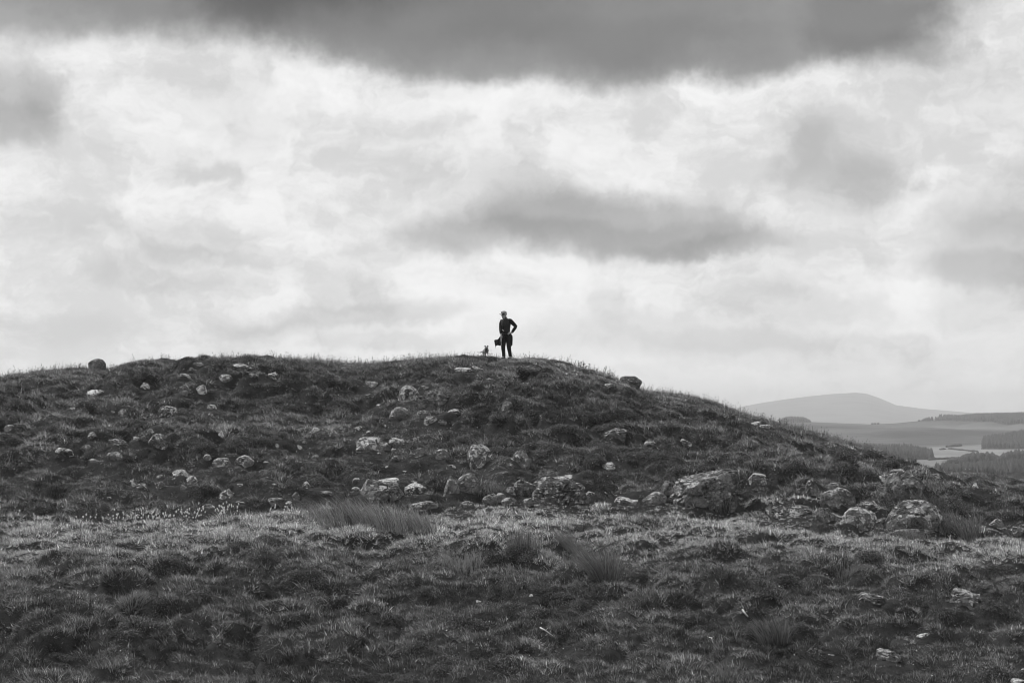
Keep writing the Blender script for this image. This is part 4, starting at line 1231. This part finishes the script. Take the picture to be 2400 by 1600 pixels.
rush('H', 1440, 575, 160, 165, 240, (-.22, 0), 'dark rush clump near the right edge in front of the peat hole', fan=.3)
rush('H', 1250, 520, 230, 150, 200, (-.3, 0), 'lighter rushes right of the great domed boulder', fan=.2, shade=(.3, 1.1))
rush('H', 1020, 545, 300, 80, 240, (-.25, 0), 'short rushes along the flat sill under the great dome', fan=.2, shade=(.3, 1.1), depth=.3)
rush('H', 1170, 370, 200, 170, 300, (-.35, 0), 'tall thin rushes on the bank behind the great dome', fan=.2, shade=(.0, .6), width=.009)
rush('H', 60, 1300, 200, 250, 240, (-.25, 0), 'loose rush clump in the lower right field', fan=.35, shade=(.1, .8))
rush('G', 1500, 1545, 190, 150, 110, (-.12, 0), 'wispy rushes close to the bottom edge right of centre', fan=.4, shade=(.3, 1.0), width=.008)
rush('B', 2150, 1470, 260, 120, 130, (.05, 0), 'sparse rushes beside the peat hole right of the leaning pair', fan=.3, shade=(.3, 1.0), width=.009)
rush('F', 1450, 800, 300, 110, 420, (-.12, -.1), 'pale tussock of bleached grass in the middle of the near field', fan=.4, depth=.5, shade=(.7, 1.5), width=.009, name='grass_tussock', cat='grass tussock')
rush('H', 560, 840, 150, 80, 260, (.2, -.1), 'combed over pale tussock in the right half of the near field', fan=.7, depth=.7, shade=(.4, 1.3), width=.009, name='grass_tussock', cat='grass tussock')
rush('E', 930, 1040, 170, 75, 240, (.1, -.1), 'pale parted tussock in the left half of the near field', fan=.9, depth=.7, shade=(.5, 1.3), width=.009, name='grass_tussock', cat='grass tussock')


def stick(tile, pts, rad, label):
    ox, oy, s = TILES[tile]; q = [hit(ox + x * s, oy + y * s) for x, y in pts]
    o0 = Vector(q[0]); m = MB(); pp = [Vector(a) - o0 + V3(0, -.05, .09 + .015 * (i % 2)) for i, a in enumerate(q)]
    m.tube(pp, [rad * (1 - .5 * i / len(pp)) for i in range(len(pp))], 7)
    a = pp[1]; m.tube([a, a + V3(.06, -.02, .05)], [rad * .5, rad * .2], 6)
    o = m.build('stick', BONE); o.location = o0; tag(o, label, 'stick')


stick('G', [(198, 1208), (235, 1230), (278, 1256)], .017, 'straight bleached stick on the turf in the lower middle field')
stick('G', [(1392, 1272), (1410, 1288), (1418, 1310)], .013, 'short bent bleached twig in the lower middle field')
stick('G', [(1628, 1085), (1642, 1108), (1666, 1132)], .022, 'pale gnarled root end in a dark hole, right of the bent twig')
stick('F', [(1125, 1452), (1138, 1440)], .012, 'little pale twig near the bottom edge left of centre')

# cotton grass: stem and nodding white head, one object each
m = MB(); m.blob((.01, -.01, .25), (.021, .020, .024), 1); m.blob((.014, -.012, .233), (.016, .014, .020), 1)
hd_ = m.v, m.f
me = bpy.data.meshes.new('cotton_grass'); mm = MB(); mm.add(*hd_); nh = len(mm.f); mm.tube([(-.01, 0, 0), (0, 0, .12), (.008, -.006, .24)], .003, 4)
me.from_pydata(mm.v, [], mm.f); me.materials.append(COTTON); me.materials.append(BENT)
for i, p in enumerate(me.polygons): p.material_index = 0 if i < nh else 1
CG = []
for _ in range(26): CG.append((random.uniform(540, 880), None, 0))
def cg_row(x): return np.interp(x, [60, 280, 540, 870, 1240, 1440, 1690, 1960], [452, 440, 462, 446, 430, 404, 376, 395])
plan = [(6, 70, 140), (6, 240, 300), (26, 540, 900), (42, 890, 1250), (34, 1270, 1450), (34, 1500, 1700), (18, 1900, 2080)]
k = 0
for n_, xa, xb in plan:
    for _ in range(n_):
        x = random.uniform(xa, xb); y = cg_row(x) + random.gauss(6, 20)
        px = x * .33167; py = 1080 + y * .33167
        p = hit(px, py + 6)
        o = bpy.data.objects.new('cotton_grass', me); o.location = (p[0], p[1], p[2] + random.uniform(-.02, .05)); o.rotation_euler = (random.uniform(-.15, .15), random.uniform(-.15, .15), random.uniform(0, 6)); s = random.uniform(.75, 1.25); o.scale = (s, s, random.uniform(.8, 1.3))
        link(o); tag(o, 'white cotton grass head on a thin stem above the pale left field', 'cotton grass', 'cotton grass heads along the top of the field', 'thing')

# leafy sprig on the right skyline
p = hit(1378, 866); m = MB(); r_ = random.Random(4)
for i in range(16):
    x = r_.uniform(-.55, .55); y = r_.uniform(-.2, .2); h = r_.uniform(.12, .34) ; tx = x + r_.uniform(-.05, .15); z0 = float(ground(np.array([p[0] + x]), np.array([p[1] + y]))[0]) - p[2]
    m.tube([(x, y, z0 - .05), ((x + tx) / 2, y, z0 + h * .5), (tx, y, z0 + h)], [.006, .005, .003], 4)
    for j in range(9):
        t = r_.uniform(.35, 1); c = Vector((x + (tx - x) * t, y, z0 + h * t)); d = Vector((r_.uniform(-1, 1), r_.uniform(-1, 1), r_.uniform(-.2, 1))).normalized() * .045; n_ = Vector((d.z, d.x, -d.y)) * .4
        m.add([c, c + d * .5 + n_, c + d, c + d * .5 - n_], [(0, 1, 2, 3)])
o = m.build('heather_bush', plain('heather sprigs', .03, .8, .4, 20), None, False); o.location = p; tag(o, 'low leafy heather bush against the sky right of the walker', 'bush')

# ------------------------------------------------------------------ grass over the whole knoll
def tuft(n, rad, hlo, hhi, w, lean, seed, fan=.6, curve=.5):
    r_ = np.random.default_rng(seed); V_ = []; Fc = []; Sz = []; base = 0
    for i in range(n):
        a = r_.uniform(0, 6.283); q = math.sqrt(r_.random()) * rad; bx, by = q * math.cos(a), q * math.sin(a)
        h = r_.uniform(hlo, hhi); a2 = a + r_.normal() * .9; l = fan * r_.uniform(.15, 1.2)
        dx = math.cos(a2) * l + lean; dy = math.sin(a2) * l
        th_ = r_.uniform(0, 3.14); wx, wy = math.cos(th_) * w / 2, math.sin(th_) * w / 2
        for t, ww in ((0, 1), (.5, .85), (1, 0)):
            e = t * (1 - curve + curve * t)
            cx, cy, cz = bx + dx * h * e, by + dy * h * e, h * t * (1 - .22 * t * min(1.5, abs(dx) + abs(dy))) - .03
            if ww: V_ += [(cx - wx * ww, cy - wy * ww, cz), (cx + wx * ww, cy + wy * ww, cz)]
            else: V_.append((cx, cy, cz))
        Fc += [base, base + 1, base + 3, base + 2, base + 2, base + 3, base + 4]; Sz += [4, 3]; base += 5
    me = fast_mesh('tuft', V_, Fc, Sz)
    g = np.exp(r_.normal(-.16, .58, n)) + 1.1 * (r_.random(n) < .06)
    blade_attr(me, np.repeat(g, 5)); return me


def blade_attr(me, g):
    at = me.attributes.new('blade', 'FLOAT', 'POINT'); at.data.foreach_set('value', np.ascontiguousarray(g, dtype=np.float32))


def cushion(n, rad, h, leaf, seed):
    r_ = np.random.default_rng(seed); V_ = []; Fc = []
    for i in range(n):
        a = r_.uniform(0, 6.283); q = math.sqrt(r_.random()) * rad; z = h * (1 - (q / rad) ** 2) * r_.uniform(.45, 1.05)
        c = np.array([q * math.cos(a), q * math.sin(a), z]); d = r_.normal(size=3); d[2] = abs(d[2]) + .4; d /= np.linalg.norm(d); e = np.cross(d, r_.normal(size=3)); e /= np.linalg.norm(e)
        V_ += [tuple(c - e * leaf * .3), tuple(c + e * leaf * .3), tuple(c + d * leaf)]; Fc += [3 * i, 3 * i + 1, 3 * i + 2]
    me = fast_mesh('cushion', V_, Fc, np.full(n, 3)); blade_attr(me, np.repeat(np.exp(r_.normal(-.1, .55, n)), 3)); return me


def stalks(n, rad, hlo, hhi, seed):
    r_ = np.random.default_rng(seed); V_ = []; Fc = []; Sz = []; b = 0
    for i in range(n):
        x, y = r_.uniform(-rad, rad, 2); h = r_.uniform(hlo, hhi); dx = r_.uniform(-.25, .08) * h; dy = r_.uniform(-.15, .15) * h; w = .0022
        V_ += [(x - w, y, 0), (x + w, y, 0), (x + dx * .6 - w, y + dy * .6, h * .6), (x + dx * .6 + w, y + dy * .6, h * .6), (x + dx, y + dy, h)]
        Fc += [b, b + 1, b + 3, b + 2, b + 2, b + 3, b + 4]; Sz += [4, 3]; b += 5
        if r_.random() < .35:                              # seed head
            c = np.array([x + dx, y + dy, h]); k_ = .008; V_ += [tuple(c + np.array(q)) for q in ((-k_, 0, -.03), (k_, 0, -.03), (0, 0, .025), (0, k_, -.03), (0, -k_, -.03))]
            Fc += [b, b + 1, b + 2, b + 3, b + 4, b + 2]; Sz += [3, 3]; b += 5
    me = fast_mesh('stalk', V_, Fc, Sz); blade_attr(me, np.ones(len(V_))); return me


tc_ = bpy.data.collections.new('tuft kinds')
kinds = []
for i in range(3): kinds.append(('a_short%d' % i, tuft(40, .11, .035, .09, .0095, -.10, 30 + i, 1.0), GRASS))
for i in range(3): kinds.append(('b_mid%d' % i, tuft(40, .09, .07, .15, .0095, -.14, 40 + i, .9, .7), GRASS))
for i in range(2): kinds.append(('c_long%d' % i, tuft(16, .09, .14, .28, .008, -.25, 50 + i, .7, .8), GRASS))
for i in range(2): kinds.append(('d_heath%d' % i, cushion(150, .16, .10, .030, 60 + i), HEATH))
for i in range(2): kinds.append(('e_stalk%d' % i, stalks(4, .14, .12, .33, 70 + i), SEED))
for i, (nm, me, mt) in enumerate(kinds):
    me.materials.append(mt); tc_.objects.link(bpy.data.objects.new('tuft.%03d' % i, me))

NPTS = 190000
yy = 45.5 + 50.5 * rng.random(NPTS) ** .95; xx = rng.uniform(-1, 1, NPTS) * (.216 * yy + 1.6)
keep_p = rng.random(NPTS) < (.216 * yy + 1.6) / (.216 * 96 + 1.6)
xx, yy = xx[keep_p], yy[keep_p]
low_ = np.ones(len(xx))
for (fx_, fy_, fa, fb) in FOOTPRINTS:
    ok = ((xx - fx_) / fa) ** 2 + ((yy - fy_ + .06) / (fb + .06)) ** 2 > 1
    xx, yy, low_ = xx[ok], yy[ok], low_[ok]
    d_ = ((xx - fx_) / (fa + .15)) ** 2 + ((yy - fy_ + .35) / (fb + .55)) ** 2
    low_ = np.minimum(low_, .45 + .55 * sstep(.7, 1.6, d_))        # cropped short close round the stones
t_, amp_, hb_, hs_, rg_ = tussock(xx, yy, True)
ybx = np.interp(xx, _xb, _yb); ycx = crest_dist(xx); s_ = (yy - ybx) / (ycx - ybx)
n_a = fbm(xx * .30 + 3, yy * .34, 4); n_b = fbm(xx * .9 + 13, yy * .9 + 5, 3); n_d = fbm(xx * .12 + 70, yy * .2 + 30, 3); n_e = fbm(xx * 2.3 + 31, yy * 2.3 + 5, 3)
u_ = rng.random(len(xx)); N_ = len(xx)
infield = yy < ybx + 3.2 * (n_a - .5) + 1.6 * (n_b - .5)
strip = np.where(infield, sstep(9.5, 2.0, ybx - yy + 3 * (n_a - .5)), 0)      # bleached bents at the hill foot; cloud shadow difference painted into the tone too
bald = sstep(.55, .9, s_)
# each hummock has its own plants: some are heather and moss, most are grass
dark_h = np.where(infield, .08 - .07 * strip, .15 * (1 - .75 * bald))
isheath = (hs_ < dark_h * (.3 + 1.4 * n_b)) | (hb_ < dark_h * (n_b - .30)) | ((t_ < .14) & (u_ < .28 * (1 - strip)))
isheath &= rng.random(N_) < .9
v_ = rng.random(N_)
kind = np.where(v_ < .62, rng.integers(0, 3, N_), np.where(v_ < .93, rng.integers(3, 6, N_), rng.integers(6, 8, N_)))
kind = np.where(isheath, rng.integers(8, 10, N_), kind)
pd = np.minimum(np.hypot(xx - P0.x, yy - P0.y + .6), np.hypot(xx - D0.x, yy - D0.y + .7))
st = (rng.random(N_) < np.where(s_ > .80, .11, .012 + .05 * strip)) & (pd > 1.3)
kind = np.where(st, rng.integers(10, 12, N_), kind)
shade = .20 + .28 * sstep(.36, .66, n_a) + .30 * (hb_ - .5) + .40 * (hs_ - .5) + .40 * (n_e - .5) + strip * (1.15 + .7 * (n_b - .35)) + .16 * sstep(.45, .7, n_d) + .20 * bald + .06 * (~infield) + .25 * (t_ - .45) + rng.normal(0, .22, N_) + .50 * (rng.random(N_) < .05)  # height term paints sunlit hummock tops and shaded gaps into the grass tone
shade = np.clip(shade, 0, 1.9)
shade = np.where(kind >= 8, rng.random(N_), shade); shade = np.where(kind >= 10, rng.random(N_), shade)
zz_ = ground(xx, yy)
ex = .12; sx_ = (ground(xx + ex, yy) - ground(xx - ex, yy)) / (2 * ex); sy_ = (ground(xx, yy + ex) - ground(xx, yy - ex)) / (2 * ex)
scl = rng.uniform(.75, 1.3, N_) * (.70 + .55 * t_) * (1 - .2 * bald) * np.where(pd < 1.2, .55, 1) * low_
gm = bpy.data.meshes.new('grass'); gm.vertices.add(len(xx)); gm.vertices.foreach_set('co', np.stack([xx, yy, zz_], 1).astype(np.float32).ravel())
def attr(nm, ty, arr, f='value', dt=np.float32):
    a = gm.attributes.new(nm, ty, 'POINT'); a.data.foreach_set(f, np.ascontiguousarray(arr, dtype=dt).ravel())
# the wind leans everything the same way: turn each tuft only a little
rot = np.stack([np.arctan(sy_) * .7 + rng.normal(0, .12, N_), -np.arctan(sx_) * .7 + rng.normal(0, .12, N_), rng.normal(0, .55, N_)], 1)
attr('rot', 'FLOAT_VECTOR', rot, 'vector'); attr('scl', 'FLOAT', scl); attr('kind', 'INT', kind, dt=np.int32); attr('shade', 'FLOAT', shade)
gm.update()
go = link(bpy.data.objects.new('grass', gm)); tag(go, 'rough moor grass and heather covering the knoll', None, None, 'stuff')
ng = bpy.data.node_groups.new('grow grass', 'GeometryNodeTree')
ng.interface.new_socket('Geometry', in_out='INPUT', socket_type='NodeSocketGeometry'); ng.interface.new_socket('Geometry', in_out='OUTPUT', socket_type='NodeSocketGeometry')
gi = ng.nodes.new('NodeGroupInput'); gout = ng.nodes.new('NodeGroupOutput'); ip = ng.nodes.new('GeometryNodeInstanceOnPoints'); ci = ng.nodes.new('GeometryNodeCollectionInfo')
ci.inputs['Collection'].default_value = tc_; ci.inputs['Separate Children'].default_value = True; ci.inputs['Reset Children'].default_value = True
ip.inputs['Pick Instance'].default_value = True
def na(nm, ty):
    q = ng.nodes.new('GeometryNodeInputNamedAttribute'); q.data_type = ty; q.inputs['Name'].default_value = nm; return q.outputs['Attribute']
L = ng.links.new
L(gi.outputs[0], ip.inputs['Points']); L(ci.outputs[0], ip.inputs['Instance']); L(na('kind', 'INT'), ip.inputs['Instance Index']); L(na('rot', 'FLOAT_VECTOR'), ip.inputs['Rotation']); L(na('scl', 'FLOAT'), ip.inputs['Scale']); L(ip.outputs[0], gout.inputs[0])
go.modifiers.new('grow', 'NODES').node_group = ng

# scattered tiny white flowers
n = 420; fy = rng.uniform(46, 90, n); fx = rng.uniform(-1, 1, n) * (.212 * fy); fz = ground(fx, fy) + rng.uniform(.10, .24, n)
v0, f0 = ico(1); r0 = rng.uniform(.008, .016, n)
vv = (v0[None] * r0[:, None, None] + np.stack([fx, fy, fz], 1)[:, None]).reshape(-1, 3); fc = (f0[None] + (np.arange(n) * len(v0))[:, None, None]).reshape(-1)
tag(mobj('flowers', fast_mesh('flowers', vv, fc, np.full(n * len(f0), 3)), COTTON), 'tiny white flowers dotted through the moor grass', None, None, 'stuff')

# ------------------------------------------------------------------ the air
bm = bmesh.new(); bmesh.ops.create_cube(bm, size=1.0)
me = bpy.data.meshes.new('haze'); bm.to_mesh(me); bm.free()
hz = link(bpy.data.objects.new('haze', me))
zt = float(VZ.max()) + 12; zb_ = float(VZ.min()) - 1.5
hz.scale = (35600, 35600, zt - zb_); hz.location = (0, 0, (zt + zb_) / 2)
hm = material('haze'); hm.node_tree.nodes.clear()
pv = hm.node_tree.nodes.new('ShaderNodeVolumePrincipled'); ho = hm.node_tree.nodes.new('ShaderNodeOutputMaterial')
pv.inputs['Color'].default_value = (.97, .97, .97, 1); pv.inputs['Density'].default_value = 1.0e-4; pv.inputs['Anisotropy'].default_value = .35
hm.node_tree.links.new(pv.outputs[0], ho.inputs['Volume']); me.materials.append(hm)
tag(hz, kind='stuff', label='pale air haze over the valley')
